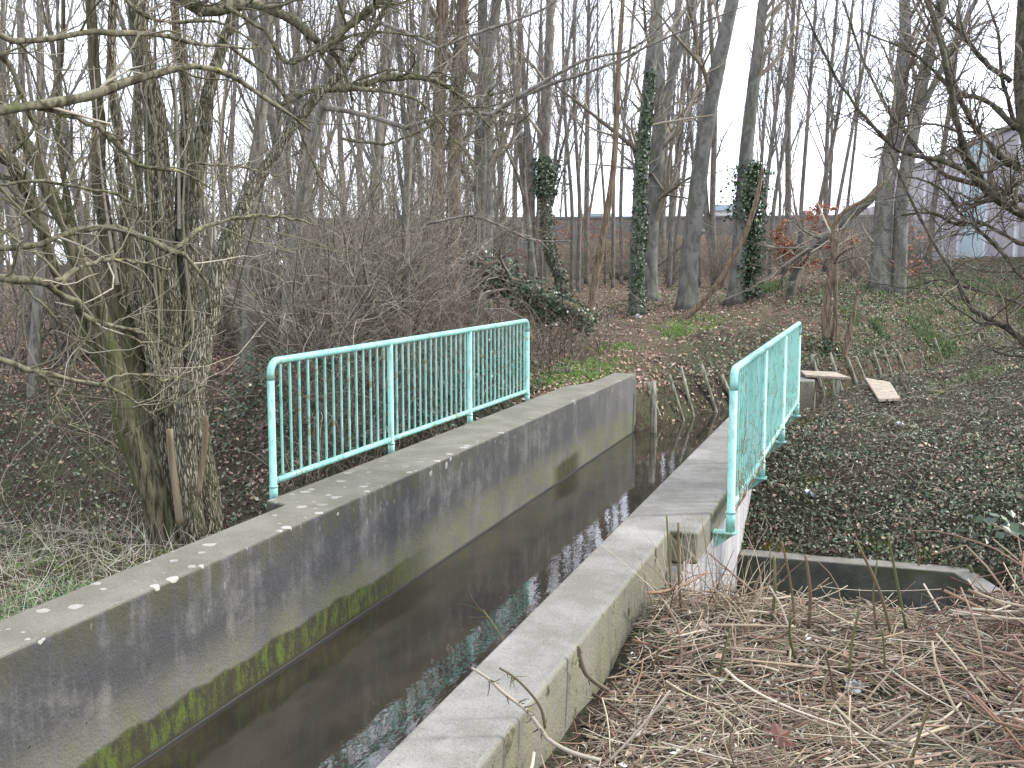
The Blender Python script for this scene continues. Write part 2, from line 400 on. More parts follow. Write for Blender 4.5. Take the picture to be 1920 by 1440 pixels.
M['beech'] = m_bark('smooth_beech_bark', hexc(96, 96, 91), hexc(140, 139, 131), hexc(104, 112, 78), .3, .5, 5, .35, .015, None, True)
M['thin'] = m_bark('grey_thin_bark', hexc(96, 91, 84), hexc(148, 141, 130), hexc(86, 92, 60), .15, .3, 12, .4, .01)
M['brown'] = m_bark('brown_bark', hexc(92, 76, 62), hexc(150, 130, 106), hexc(110, 104, 66), .15, .12, 26, .8, .02, hue=False)
M['twig'] = m_ramp('grey_twigs', [(0, hexc(100, 92, 78)), (.5, hexc(146, 136, 118)), (1, hexc(192, 182, 162))])
M['twig_far'] = m_ramp('distant_twigs', [(0, hexc(98, 92, 88)), (.5, hexc(128, 121, 115)), (1, hexc(152, 146, 138))])
M['twig_y'] = m_ramp('ochre_twigs', [(0, hexc(84, 80, 58)), (.5, hexc(124, 118, 92)), (.85, hexc(148, 140, 118)), (1, hexc(190, 180, 160))])
M['brush'] = m_ramp('cut_stems', [(0, hexc(86, 72, 60)), (.2, hexc(160, 138, 112)), (.38, hexc(204, 188, 158)), (.48, hexc(126, 124, 88)), (.62, hexc(222, 208, 184)), (.74, hexc(136, 116, 100)), (.9, hexc(156, 118, 96)), (1, hexc(178, 166, 144))], .8, .25)
M['brush_r'] = m_ramp('reddish_cut_stems', [(0, hexc(80, 54, 46)), (.3, hexc(130, 94, 78)), (.6, hexc(152, 122, 102)), (.8, hexc(104, 98, 66)), (1, hexc(176, 148, 124))], .7, .3)
M['straw'] = m_ramp('dry_straw', [(0, hexc(130, 120, 100)), (.5, hexc(188, 178, 156)), (1, hexc(222, 216, 202))])
M['stub'] = m_ramp('green_stubs', [(0, hexc(84, 92, 44)), (.5, hexc(108, 110, 64)), (.85, hexc(112, 88, 68)), (1, hexc(96, 90, 68))], .6, .35)
M['leaf'] = m_ramp('brown_leaf', [(0, hexc(120, 88, 72)), (.3, hexc(178, 144, 120)), (.55, hexc(196, 164, 140)), (.9, hexc(128, 98, 82)), (1, hexc(214, 196, 178))], .75, .3)
M['leaf_o'] = m_ramp('orange_beech_leaf', [(0, hexc(150, 78, 50)), (.5, hexc(196, 112, 76)), (1, hexc(214, 146, 108))], .7, .3)
M['ivy'] = m_ramp('ivy_leaf', [(0, hexc(34, 56, 34)), (.5, hexc(56, 84, 50)), (.85, hexc(84, 110, 72)), (1, hexc(134, 150, 110))], .38, .6)
M['ivyg'] = m_ramp('ground_ivy', [(0, hexc(46, 62, 38)), (.45, hexc(78, 96, 64)), (.8, hexc(112, 124, 88)), (1, hexc(156, 160, 128))], .45, .5)
M['ivyf'] = m_ramp('bank_ivy_leaf', [(0, hexc(52, 74, 40)), (.45, hexc(80, 104, 58)), (.75, hexc(116, 134, 84)), (.9, hexc(132, 106, 86)), (1, hexc(164, 168, 130))], .5, .4)
M['grass'] = m_ramp('grass_blade', [(0, hexc(70, 96, 46)), (.5, hexc(104, 132, 66)), (1, hexc(150, 160, 104))], .6, .3)
M['moss'] = m_ramp('bright_moss', [(0, hexc(88, 118, 46)), (.5, hexc(116, 148, 62)), (1, hexc(146, 172, 92))], .7, .2)
M['mould'] = m_ramp('crumbled_leaf_mould', [(0, hexc(80, 73, 60)), (.5, hexc(122, 112, 94)), (.85, hexc(152, 142, 122)), (1, hexc(184, 176, 154))], .85, .15)
M['twig_d'] = m_ramp('dark_bramble', [(0, hexc(70, 62, 52)), (.5, hexc(104, 94, 80)), (.85, hexc(134, 124, 108)), (1, hexc(176, 166, 148))])
M['leaf_r'] = m_ramp('red_brown_leaf', [(0, hexc(104, 62, 48)), (1, hexc(118, 74, 58))], .5, .4)
M['grass_g'] = m_ramp('fresh_grass', [(0, hexc(62, 104, 50)), (.5, hexc(100, 148, 84)), (1, hexc(150, 182, 128))], .6, .3)
M['litter2'] = NT('pale_scrap').out(hexc(214, 214, 204), .7, .3)
M['moss_y'] = m_ramp('yellow_moss', [(0, hexc(96, 100, 30)), (.5, hexc(128, 130, 44)), (1, hexc(160, 158, 70))], .8, .1)
M['wet'] = NT('wet_dark_concrete').out(hexc(60, 60, 54), .5, .3)
M['litter'] = NT('white_litter').out(hexc(225, 228, 232), .5, .4)
M['plankm'] = m_bark('weathered_plank', hexc(146, 134, 118), hexc(182, 168, 150), None, 0, 1, 12, .3, .004, hue=False)
M['stake'] = m_bark('old_stake', hexc(104, 106, 90), hexc(164, 162, 142), hexc(86, 100, 60), .35, .1, 26, .5, .01, hue=False)

def m_ground():
    t = NT('woodland_soil'); x, y, z = t.xyz()
    a = t.noise(3, det=8, rough=.72); b = t.noise(26, det=6, rough=.75); big = t.noise(.5, det=4)
    soil = t.mix(t.rng(b, .35, .65), hexc(46, 41, 34), hexc(92, 82, 70))
    leafm = t.ramp(b, [(0, hexc(66, 54, 44)), (.42, hexc(98, 80, 66)), (.55, hexc(138, 116, 98)), (.66, hexc(88, 70, 58)), (1, hexc(172, 152, 134))])
    green = t.mix(t.rng(b, .4, .6), hexc(60, 72, 44), hexc(98, 104, 72))
    wood = t.math('MAXIMUM', t.rng(y, 20, 25), t.mul(t.rng(y, 13, 15), t.rng(x, -3.2, -4)))
    c = t.mix(t.mul(wood, t.rng(a, .3, .6)), soil, leafm)
    gm = t.mul(t.rng(t.math('ADD', a, t.math('MULTIPLY', big, .5)), .72, .84), .6)
    c = t.mix(gm, c, green)
    t.bump(b, 1, .03)
    return t.out(c, .95, .1)
M['ground'] = m_ground()
def m_water():
    t = NT('murky_water')
    n = t.noise(3.5, t.mapv((1, .5, 1)), 3)
    c = t.mix(t.rng(n, .35, .7), hexc(66, 60, 50), hexc(50, 46, 40))
    rip = t.noise(16, t.mapv((1, .55, 1)), 2); rip2 = t.noise(2.6, det=1)
    t.bump(t.math('ADD', rip, t.math('MULTIPLY', rip2, 1.5)), .055, .012)
    t.b.inputs['IOR'].default_value = 1.85
    return t.out(c, .03, .5)
M['water'] = m_water()
# ------------------------------------------------------------------ terrain mesh
def axis(parts):
    out = []
    for a, b, s in parts: out.append(np.arange(a, b, s))
    return np.unique(np.round(np.concatenate(out), 4))
xs = axis([(-300, -60, 20), (-60, -24, 1.5), (-24, -10, .35), (-10, -4, .14), (-4, -3.8, .1), (-3.05, -1.6, .3), (-1.2, 5, .09), (5, 14, .3), (14, 60, 2), (60, 301, 20)])
xs = np.unique(np.concatenate([xs, [XL0 - .02, XL0, -3.67, XL1, XL1 + .02, -3.3, XR0 - .02, XR0, -1.38, XR1]]))
ys = axis([(-40, 0, 4), (0, 14, .1), (14, 26, .12), (26, 40, .3), (40, 70, .8), (70, 400, 15)])
ys = np.unique(np.concatenate([ys, [9.46, 9.5, 15.35, 15.5]]))
GX, GY = np.meshgrid(xs, ys)
GZ = height(GX, GY)
V = np.stack([GX, GY, GZ], -1).reshape(-1, 3)
nx_, ny_ = len(xs), len(ys); I = np.arange(nx_ * ny_).reshape(ny_, nx_)
Q = np.stack([I[:-1, :-1], I[:-1, 1:], I[1:, 1:], I[1:, :-1]], -1).reshape(-1, 4)
tag(link('ground', raw_mesh('ground', V, [Q]), M['ground']), kind='structure')
# stream water sheet
def water():
    c = [(-2.52, -6), (-2.52, 14.6), (-2.45, 15.6)] + [tuple(p) for p in CL[1:]]
    c = np.array(c); hw = np.array([.995, .995, 1.15] + [1.3] * (len(CL) - 1))
    T = np.gradient(c, axis=0); T /= np.linalg.norm(T, axis=1, keepdims=True); Nn = np.stack([T[:, 1], -T[:, 0]], 1)
    L = c - Nn * hw[:, None]; R_ = c + Nn * hw[:, None]
    V = np.array([(*p, -.88) for p in L] + [(*p, -.88) for p in R_]); n = len(c)
    Q = np.array([(i, i + n, i + n + 1, i + 1) for i in range(n - 1)])
    tag(link('stream_water', raw_mesh('stream_water', V, [Q], False), M['water']), kind='structure')
water()
# ------------------------------------------------------------------ canal
def prism(name, poly, z0, z1, mat, parent=None, bevel=0, seg=3):
    n = len(poly); V = np.array([(x, y, z0) for x, y in poly] + [(x, y, z1) for x, y in poly], float)
    s = np.array([(i, (i + 1) % n, (i + 1) % n + n, i + n) for i in range(n)])
    me = raw_mesh(name, V, [s, np.arange(n, 2 * n)[None], np.arange(n)[None, ::-1]], False); me.materials.append(mat)
    o = link(name, me, mat, parent)
    if bevel:
        m = o.modifiers.new('bevel', 'BEVEL'); m.width = bevel; m.segments = seg; m.limit_method = 'ANGLE'
    return o
canal = empty('concrete_canal', (0, 0, 0), 'concrete canal with two parallel walls carrying dark water past the railings', 'canal')
prism('left_wall', [(-3.48, -5), (-3.48, 15.6), (-3.83, 15.6), (-3.83, 14.2), (-4.05, 13.6), (-4.05, 6.25), (-3.86, 6.2), (-3.83, -5)], -2.3, 0, M['wall_l'], canal, .02)
prism('wall_ledge', [(-3.47, -5), (-3.47, 15.55), (-3.485, 15.55), (-3.485, -5)], -1.6, -.862, M['wet'], canal, .008)
def right_wall():
    x0, x1, x2, ya, yb, yc, yd, zb, zm = -1.535, -1.2, -1.02, -5, 6.38, 13.3, 16.0, -2.3, -.21
    V = [(x0, ya, 0), (x1, ya, 0), (x1, yb, 0), (x2, yb, 0), (x2, yc, 0), (x1, yc, 0), (x1, yd, 0), (x0, yd, 0),
         (x1, yb, zm), (x2, yb, zm), (x2, yc, zm), (x1, yc, zm), (x0, ya, zb), (x1, ya, zb), (x1, yb, zb), (x1, yc, zb), (x1, yd, zb), (x0, yd, zb)]
    f = [(0, 1, 2, 3, 4, 5, 6, 7), (3, 2, 8, 9), (4, 3, 9, 10), (5, 4, 10, 11), (9, 8, 11, 10), (1, 13, 14, 8, 2), (8, 14, 15, 11), (6, 5, 11, 15, 16), (0, 12, 13, 1), (0, 7, 17, 12), (7, 6, 16, 17), (12, 17, 16, 15, 14, 13)]
    o = link('right_wall', raw_mesh('right_wall', np.array(V, float), [np.array([q]) for q in f], False), M['wall_r'], canal)
    m = o.modifiers.new('bevel', 'BEVEL'); m.width = .02; m.segments = 3; m.limit_method = 'ANGLE'
right_wall()
prism('outer_face', [(-1.198, 6.30), (-1.13, 6.30), (-1.13, 13.2), (-1.198, 13.2)], -2.35, -.212, M['wall_w'], canal)
prism('floor_slab', [(-3.478, -5), (-1.537, -5), (-1.537, 15.6), (-3.478, 15.6)], -1.75, -1.5, M['wall_d'], canal)
prism('end_kerb', [(-1.2, 15.3), (-.86, 15.5), (-.86, 15.95), (-1.2, 15.95)], -1.0, -.004, M['wall_r'], canal, .015)
ab = prism('abutment_wall', [(-1.12, 9.30), (.66, 9.36), (.98, 8.55), (1.14, 8.62), (.78, 9.56), (-1.12, 9.52)], -2.4, -.93, M['wall_d'], None, .015)
tag(ab, 'dark stained concrete retaining wall below the ivy slope, in the pit right of the white face', 'retaining wall')
# ------------------------------------------------------------------ railings
def railing(name, X, posts, zt, zb, side, label, elbow_far):
    rl = empty(name, (X, posts[0], zb), label, 'railing', None); base = np.array((X, posts[0], zb))
    r = .027
    # top rail with rounded ends
    y0, y1 = posts[0], posts[-1]; e = .085
    pts = [(X, y0, zt - e * 1.6), (X, y0, zt - e)] + [(X, y0 + e - e * math.cos(a), zt - e + e * math.sin(a)) for a in np.linspace(.2, math.pi / 2, 7)]
    pts += [(X, y, zt) for y in np.linspace(y0 + .3, y1 - .3, 12)]
    pts += [(X, y1 - e + e * math.sin(a), zt - e + e * math.cos(a)) for a in np.linspace(0, math.pi / 2 - .15, 7)] + [(X, y1, zt - e), (X, y1, zt - e * 1.6)]
    P = np.array(pts)[None]; tube_obj('top_rail', [(P, np.full(P.shape[:2], r * 1.04), 14)], M['paint'], rl, base, True)
    zr = zb + .17
    for a, b in zip(posts[:-1], posts[1:]):
        P = np.array([(X, y, zr) for y in np.linspace(a + .02, b - .02, 5)])[None]
        tube_obj('bottom_rail', [(P, np.full(P.shape[:2], r * .92), 12)], M['paint_d'], rl, base, True)
        k = 14
        for i in range(k):
            y = a + (b - a) * (i + 1) / (k + 1)
            P = np.array([(X, y, zr), (X, y, (zr + zt) / 2), (X, y, zt - .01)])[None]
            tube_obj('baluster', [(P, np.full(P.shape[:2], .0105), 8)], M['paint_d'] if (i * 7 + int(a * 3)) % 5 < 2 else M['paint'], rl, base, False)
    for i, y in enumerate(posts):
        end = i in (0, len(posts) - 1)
        h = zt - (.13 if end else .02)
        P = np.array([(X, y, zb), (X, y, zb + .13), (X, y, zb + .131), (X, y, h)])[None]; R = np.array([[.031, .031, .027, .027]])
        po = tube_obj('post', [(P, R, 14)], M['paint'], rl, base, True)
        P2 = np.array([(X, y, zb + .125), (X, y, zb + .14)])[None]
        tube_obj('collar', [(P2, np.full((1, 2), .034), 14)], M['paint_d'], po, base, True)
        d = side
        bx = sorted((X + .045 * -d, X + .115 * d))
        box_obj('base_plate', [(bx[0], bx[1], y - .05, y + .05, zb - .012, zb)], M['paint_d'], rl, .002, 1, base)
        # triangular gusset bracket under the plate, against the wall
        xa, xb = X + .11 * d, X - .035 * d
        Vg = np.array([(xa, y - .006, zb - .013), (xb, y - .006, zb - .013), (xa, y - .006, zb - .13), (xa, y + .006, zb - .013), (xb, y + .006, zb - .013), (xa, y + .006, zb - .13)]) - base
        me = raw_mesh('bracket', Vg, [np.array([(0, 1, 2), (5, 4, 3)]), np.array([(0, 3, 4, 1), (1, 4, 5, 2), (2, 5, 3, 0)])], False)
        link('bracket', me, M['paint_d'], rl)
    return rl
railing('railing', -4.17, [6.55, 8.52, 10.46, 12.42], .955, -.10, 1, 'mint green tubular railing on the left canal wall, seen broadside', False)
railing('railing', -.90, [6.98, 8.9, 10.8, 12.75], .965, -.13, -1, 'mint green tubular railing on the right canal wall, seen nearly end on with dry vines', True)
# ------------------------------------------------------------------ leaf scatter
def leaf_mesh(name, C, Nrm, size, rng, fold=.35, aspect=.65, spin=None):
    n = len(C); Nrm = Nrm / np.linalg.norm(Nrm, axis=1, keepdims=True)
    v = rng.standard_normal((n, 3)); A = np.cross(Nrm, v); A /= np.linalg.norm(A, axis=1, keepdims=True) + 1e-9; B = np.cross(Nrm, A)
    s = size[:, None]; f = (rng.random((n, 1)) - .3) * fold
    p = np.stack([C - A * s * .5, C + B * s * aspect * .5 + Nrm * s * f - A * s * .05, C + A * s * .5 + Nrm * s * f * .4, C - B * s * aspect * .5 + Nrm * s * f - A * s * .05], 1)
    i = np.arange(n)[:, None] * 4
    T1 = i + np.array([0, 1, 2]); T2 = i + np.array([0, 2, 3])
    return raw_mesh(name, p.reshape(-1, 3), [np.concatenate([T1, T2])], False, np.repeat(rng.random(n), 4))
def normals(x, y, e=.06):
    zx = (height(x + e, y) - height(x - e, y)) / (2 * e); zy = (height(x, y + e) - height(x, y - e)) / (2 * e)
    return np.stack([-zx, -zy, np.ones_like(x)], 1)
def polar(rng, n, d0, d1, a0=-50, a1=12, pw=.35):
    """ground points in the view wedge: bearing from +Y, clockwise positive"""
    u = rng.random(n); d = (d0 ** pw + u * (d1 ** pw - d0 ** pw)) ** (1 / pw)
    a = np.radians(rng.uniform(a0, a1, n)); return d * np.sin(a), d * np.cos(a)
def keep_out(x, y):
    return ((x > -4.12) & (x < np.where(y > 9.4, -1.13, -.98)) & (y > 6.1) & (y < 13.5)) | ((x > -3.86) & (x < -1.17) & (y < 16.05)) | ((x > -1.25) & (x < -.84) & (y > 15.25) & (y < 16))
def scatter(name, n, mat, rng, d0, d1, mask, size, lift=.02, tilt=.5, pw=.35, fold=.35, aspect=.65, a0=-50, a1=12):
    x, y = polar(rng, n, d0, d1, a0, a1, pw); k = mask(x, y) & ~keep_out(x, y); x, y = x[k], y[k]
    z = height(x, y); k = z > -.9 ; k |= (y < 12); x, y, z = x[k], y[k], z[k]
    Nn = normals(x, y); Nn /= np.linalg.norm(Nn, axis=1, keepdims=True)
    Nn = Nn + rng.standard_normal(Nn.shape) * tilt; sz = rng.uniform(size[0], size[1], len(x))
    C = np.stack([x, y, z + rng.random(len(x)) * lift + .004], 1)
    return link(name, leaf_mesh(name, C, Nn, sz, rng, fold, aspect), mat)
R0 = np.random.default_rng(7)
def m_wood(x, y):
    s = sdist(x, y)
    lf = (x < -3.9) & (y > 7.2)
    far = (y > 15.5) & (s < -.7) & (R0.random(len(x)) > .75 * ss(x, -2.5, 0) * (1 - ss(-s, 6, 9)))
    dens = .35 + .65 * ss(vnoise(x, y, .35, 11) + .12 * ss(y, 20, 28), -.15, .15)
    dens = np.where((x > -6) & (y > 15) & (y < 20), dens * .75, dens)
    dens = np.where((x < -3.9) & (y < 14), dens * (.15 + .85 * ss(vnoise(x, y, 1.3, 12) + .4 * vnoise(x, y, 4, 13), -.05, .25)), dens)
    return (lf | far) & (R0.random(len(x)) < dens)
tag(scatter('leaf_litter', 210000, M['leaf'], R0, 7, 60, m_wood, (.035, .085), .05, .55, .3), 'pinkish brown fallen beech leaves over the woodland floor', 'leaf litter', None, 'stuff')
def m_ivyr(x, y):
    s = sdist(x, y)
    k = (x > -1.25) & (y > 9.5) & ((s > .75) | (y < 15))
    k |= (x > .9) & (y > 5.5) & (y < 9.7)
    dn = ss(vnoise(x, y, .9, 21) + .5 * vnoise(x, y, 2.7, 22), -.32, .2)
    return k & (R0.random(len(x)) < (.08 + .72 * dn) * (1 - .55 * ss(y, 10.5, 14)))
tag(scatter('ground_ivy', 190000, M['ivyg'], R0, 6, 45, m_ivyr, (.018, .05), .07, .9, .3, a0=-8), 'small dull green ivy leaves covering the dark slope right of the canal', 'ivy', None, 'stuff')
def m_ivyl(x, y):
    s = sdist(x, y)
    k = ((x < -3.9) & (y > 7) & (y < 15)) | ((y > 15.3) & (s < -.75) & (y < 48))
    dn = ss(vnoise(x, y, .5, 31) + .45 * ss(x, -4, -.5) * (1 - ss(sdist(x, y), -2, -9)), .02, .3)
    dn = np.where((x < -3.9) & (y < 12), np.maximum(dn, .95 - .14 * (y - 9)), dn)
    return k & (R0.random(len(x)) < dn)
tag(scatter('bank_ivy', 130000, M['ivyg'], R0, 7, 48, m_ivyl, (.03, .075), .08, .7, .3), 'dark green ivy growing among brown leaves on the stream banks', 'ivy', None, 'stuff')
def m_mound(x, y):
    s = sdist(x, y); k = (x > -1.25) & (y > 9.5) & ((s > .8) | (y < 15)) | ((x > 1) & (y > 6.5) & (y < 9.6))
    dn = .04 + .7 * ss(vnoise(x, y, 1.1, 41) + .4 * vnoise(x, y, 4, 43), .08, .3) + .5 * (1 - ss(np.hypot(x + .9, (y - 12.8) * .5), .3, 1.1))
    return k & (R0.random(len(x)) < dn)
def m_deb(x, y):
    s = sdist(x, y); return (((x > -1.15) & (y > 9.45) & ((s > .8) | (y < 15))) | ((x > 1) & (y > 6.3) & (y < 9.6))) & (R0.random(len(x)) < .8)
tag(scatter('leaf_mould', 120000, M['mould'], R0, 6, 40, m_deb, (.015, .05), .05, .9, .3, .4, .35, a0=-8), 'brown crumbled debris between the ivy leaves of the mound', 'leaf mould', None, 'stuff')
def m_clump(x, y):
    s = sdist(x, y); return (x > -1.1) & (y > 9.5) & ((s > .8) | (y < 15)) & (vnoise(x, y, 1.6, 91) + vnoise(x, y, 5, 92) * .5 > .2 + .15 * ss(y, 11, 14))
tag(scatter('ivy_clumps', 26000, M['ivyg'], R0, 6, 30, m_clump, (.03, .055), .08, .8, .3, a0=-8), 'thicker clumps of larger ivy leaves on the mound', 'ivy', None, 'stuff')
tag(scatter('mound_leaves', 24000, M['leaf'], R0, 6, 40, m_mound, (.025, .065), .05, .6, .3, a0=-8), 'scattered brown leaves lying on the ivy covered mound', 'leaf litter', None, 'stuff')
def m_fb(x, y):
    s = sdist(x, y); return (x > -3.2) & (y > 17) & (s < -.72) & (s > -7) & (R0.random(len(x)) < .25 + .75 * ss(vnoise(x, y, .8, 95), -.25, .15)) & (R0.random(len(x)) < ss(x, -3.2, 0))
tag(scatter('far_bank_ivy', 120000, M['ivyf'], R0, 15, 46, m_fb, (.035, .08), .09, .7, .3, a0=-10), 'green ivy on the far stream bank right of the right railing', 'ivy', None, 'stuff')
# moss and grass patches on the woodland floor
def blob_mask(bl):
    def f(x, y):
        d = np.full(len(x), 9.)
        for cx, cy, rx, ry in bl: d = np.minimum(d, np.hypot((x - cx) / rx, (y - cy) / ry))
        return d + vnoise(x, y, 2.5, 51) * 1.1 + R0.random(len(x)) * .3 < 1
    return f
bl = []
for px, py, rx, ry in [(1110, 685, .5, .75), (1045, 712, .5, .6), (1152, 652, .35, .5), (1300, 607, .6, 1.6), (1268, 625, .25, .6), (1090, 700, .6, .5), (1430, 545, .9, 2.0), (1690, 545, 2.2, 2.2), (1770, 555, 1.6, 1.8), (1850, 540, 1.6, 1.5), (1620, 600, .4, .6), (1750, 640, .5, .8)]:
    h = hit(px, py); bl.append((h[0], h[1], rx, ry))
def blades(name, pts, rng, L, r, mat, lean=.5, n=4, curl=.3):
    m = len(pts); d = rng.standard_normal((m, 3)) * lean; d[:, 2] = 1; d /= np.linalg.norm(d, axis=1, keepdims=True)
    ln = rng.uniform(L[0], L[1], m)[:, None] / (n - 1); P = np.zeros((m, n, 3)); P[:, 0] = pts; c = rng.standard_normal((m, 3)) * curl; c[:, 2] -= curl * .5
    for i in range(1, n):
        P[:, i] = P[:, i - 1] + d * ln; d = d + c; d /= np.linalg.norm(d, axis=1, keepdims=True)
    return P, np.linspace(1, .25, n)[None] * rng.uniform(r[0], r[1], m)[:, None]
def blob_pts(bls, n, rng):
    X = []
    for cx, cy, rx, ry in bls:
        q = rng.standard_normal((n, 2)) * .55; X.append(np.stack([cx + q[:, 0] * rx, cy + q[:, 1] * ry], 1))
    X = np.concatenate(X); k = vnoise(X[:, 0], X[:, 1], 3, 52) > -.12; X = X[k & ~keep_out(X[:, 0], X[:, 1])]
    return np.stack([X[:, 0], X[:, 1], height(X[:, 0], X[:, 1]) - .005], 1)
mb = [(*hit(px, py)[:2], rx, ry) for px, py, rx, ry in [(1520, 905, .16, .14), (1472, 935, .13, .16), (1640, 1020, .12, .08), (1370, 1035, .1, .1), (1450, 1030, .14, .1), (1730, 1045, .1, .06), (1500, 800, .2, .2)]]
pts = blob_pts(mb, 700, R0); P, R = blades('g', pts, R0, (.01, .035), (.003, .007), None, .8, 3)
tag(tube_obj('yellow_moss', [(P, R, 3)], M['moss_y']), 'small yellowish green moss cushions on the ivy slope by the pit', 'moss', None, 'stuff')
mb = [(*hit(px, py)[:2], rx, ry) for px, py, rx, ry in [(1850, 650, 1.2, 1.6), (1780, 668, .8, .8), (1895, 630, 1, 2), (1840, 700, .5, .5)]]
pts = blob_pts(mb, 1500, R0); P, R = blades('g', pts, R0, (.03, .1), (.003, .007), None, .9, 3)
tag(tube_obj('mound_grass', [(P, R, 3)], M['grass']), 'thin yellowish grass on the crest of the right mound', 'grass', None, 'stuff')
pts = blob_pts(bl[:6], 2200, R0)
P, R = blades('g', pts, R0, (.03, .08), (.006, .013), None, .7, 3)
tag(tube_obj('moss_patch', [(P, R, 3)], M['moss']), 'bright green moss patches on the bare ground past the canal end', 'moss', None, 'stuff')
pts = blob_pts(bl[6:], 5200, R0)
P, R = blades('g', pts, R0, (.06, .16), (.004, .01), None, .7, 3)
tag(tube_obj('bank_grass', [(P, R, 3)], M['grass']), 'short pale grass along the top of the far stream bank', 'grass', None, 'stuff')
# foreground grass at left
n = 5200; x = R0.uniform(-7.5, -3.9, n); y = R0.uniform(3.0, 6.3, n); k = R0.random(n) < .25 + .9 * ss(vnoise(x, y, 1.2, 61), -.1, .25); x, y = x[k], y[k]
P, R = blades('g', np.stack([x, y, height(x, y) - .01], 1), R0, (.05, .17), (.002, .004), None, .8, 4)
tag(tube_obj('rough_grass', [(P, R, 3)], M['grass']), 'rough green grass behind the near end of the left canal wall', 'grass', None, 'stuff')
n = 1500; x = R0.uniform(-7.5, -3.9, n); y = R0.uniform(3.2, 6.5, n)
P, R = blades('g', np.stack([x, y, height(x, y) + .01], 1), R0, (.1, .4), (.0015, .0035), None, 2.2, 5, .35)
tag(tube_obj('dry_stalks', [(P, R, 3)], M['straw']), 'pale dead stalks flattened behind the near end of the left canal wall', 'dry grass', None, 'stuff')
n = 260; x = R0.uniform(-6.6, -4.0, n); y = R0.uniform(4.2, 6.4, n)
P, R = blades('g', np.stack([x, y, height(x, y) - .02], 1), R0, (.12, .38), (.0018, .0035), None, .28, 4, .08)
P2, R2 = blades('g', np.stack([x, y, height(x, y) - .02], 1) + R0.standard_normal((n, 3)) * (.5, .4, 0), R0, (.3, .8), (.0015, .003), None, 3.0, 6, .25)
P2[..., 2] = np.maximum(P2[..., 2], height(P2[..., 0], P2[..., 1]) + .01); kk = (P2[..., 0].max(1) < -3.95) & (P2[..., 1].max(1) < 6.6); P2, R2 = P2[kk], R2[kk]
tag(tube_obj('dry_stubble', [(P, R, 4), (P2, R2, 3)], M['straw']), 'pale upright stubble stalks at the edge of the left ditch', 'dry grass', None, 'stuff')
n = 2600; x = R0.uniform(-6.3, -4.6, n); y = R0.uniform(3.8, 5.4, n); k = vnoise(x, y, 1.3, 66) > .02; x, y = x[k], y[k]
P, R = blades('g', np.stack([x, y, height(x, y) - .01], 1), R0, (.05, .14), (.002, .0045), None, .8, 4)
tag(tube_obj('green_grass', [(P, R, 3)], M['grass_g']), 'fresher green grass clump by the near end of the left canal wall', 'grass', None, 'stuff')
# ------------------------------------------------------------------ cut brush, right foreground
def brush():
    rng = R0
    def lay(n, L, r, npt, zr, wob, xr=(-1.15, 3.4), yr=(1.2, 6.35), flat=.22):
        x = rng.uniform(*xr, n); y = rng.uniform(*yr, n)
        a = np.where(rng.random(n) < .6, rng.uniform(0, 2 * math.pi, n), rng.normal(.25, .5, n)); d = np.stack([np.cos(a), np.sin(a) * .8, rng.standard_normal(n) * flat], 1)
        d /= np.linalg.norm(d, axis=1, keepdims=True); ln = rng.uniform(L[0], L[1], n)[:, None]
        z = height(x, y) + rng.random(n) ** 1.5 * zr + ss(x, .5, 2.2) * .12 * rng.random(n)
        P = np.zeros((n, npt, 3)); P[:, 0] = np.stack([x, y, z], 1) - d * ln * .5; c = rng.standard_normal((n, 3)) * wob; c[:, 2] *= .4
        for i in range(1, npt):
            d = d + c / npt; d /= np.linalg.norm(d, axis=1, keepdims=True); P[:, i] = P[:, i - 1] + d * ln / (npt - 1)
        g = height(P[..., 0], P[..., 1]) + .004; P[..., 2] = np.maximum(P[..., 2], g)
        k = (P[..., 0].min(1) > -1.17) & (P[..., 1].max(1) < 6.5)
        P = P[k]; R = rng.uniform(r[0], r[1], len(P))[:, None] * np.linspace(1, .6, npt)[None]
        return P, R, 4 if r[1] < .005 else 6
    sets = [lay(6500, (.1, .5), (.0020, .0048), 6, .10, .9), lay(650, (.15, .7), (.004, .009), 7, .14, .8), lay(26000, (.02, .14), (.0010, .0026), 3, .07, .6), lay(2500, (.2, .7), (.0012, .0024), 7, .12, 1.6)]
    sets.append(lay(1900, (.2, .9), (.003, .009), 7, .26, .8, (.6, 3.2), (2.2, 6.2), .35))
    tag(tube_obj('cut_brush', sets, M['brush'], cap=True), 'tangled carpet of cut pinkish brown stems in the right foreground', 'brushwood', None, 'stuff')
brush()
def m_lfg(x, y): return (x > -1.1) & (y < 6.3) & (R0.random(len(x)) < .35)
tag(scatter('chippings', 26000, M['straw'], R0, 2.4, 6.6, m_lfg, (.01, .045), .07, .8, 1, .4, .4, a0=-30, a1=30), 'pale chippings and shredded leaves among the cut brush', 'chippings', None, 'stuff')
tag(scatter('pale_flecks', 900, M['litter2'], R0, 2.4, 6.4, m_lfg, (.015, .045), .09, .8, 1, .5, .5, a0=-30, a1=30), 'whitish leaf scraps among the cut brush', 'leaf scraps', None, 'stuff')
tag(scatter('dead_leaves', 1500, M['leaf'], R0, 2.4, 6.6, m_lfg, (.03, .08), .09, .6, 1, .5, .6, a0=-30, a1=30), 'few brown leaves caught in the cut brush', 'leaf litter', None, 'stuff')
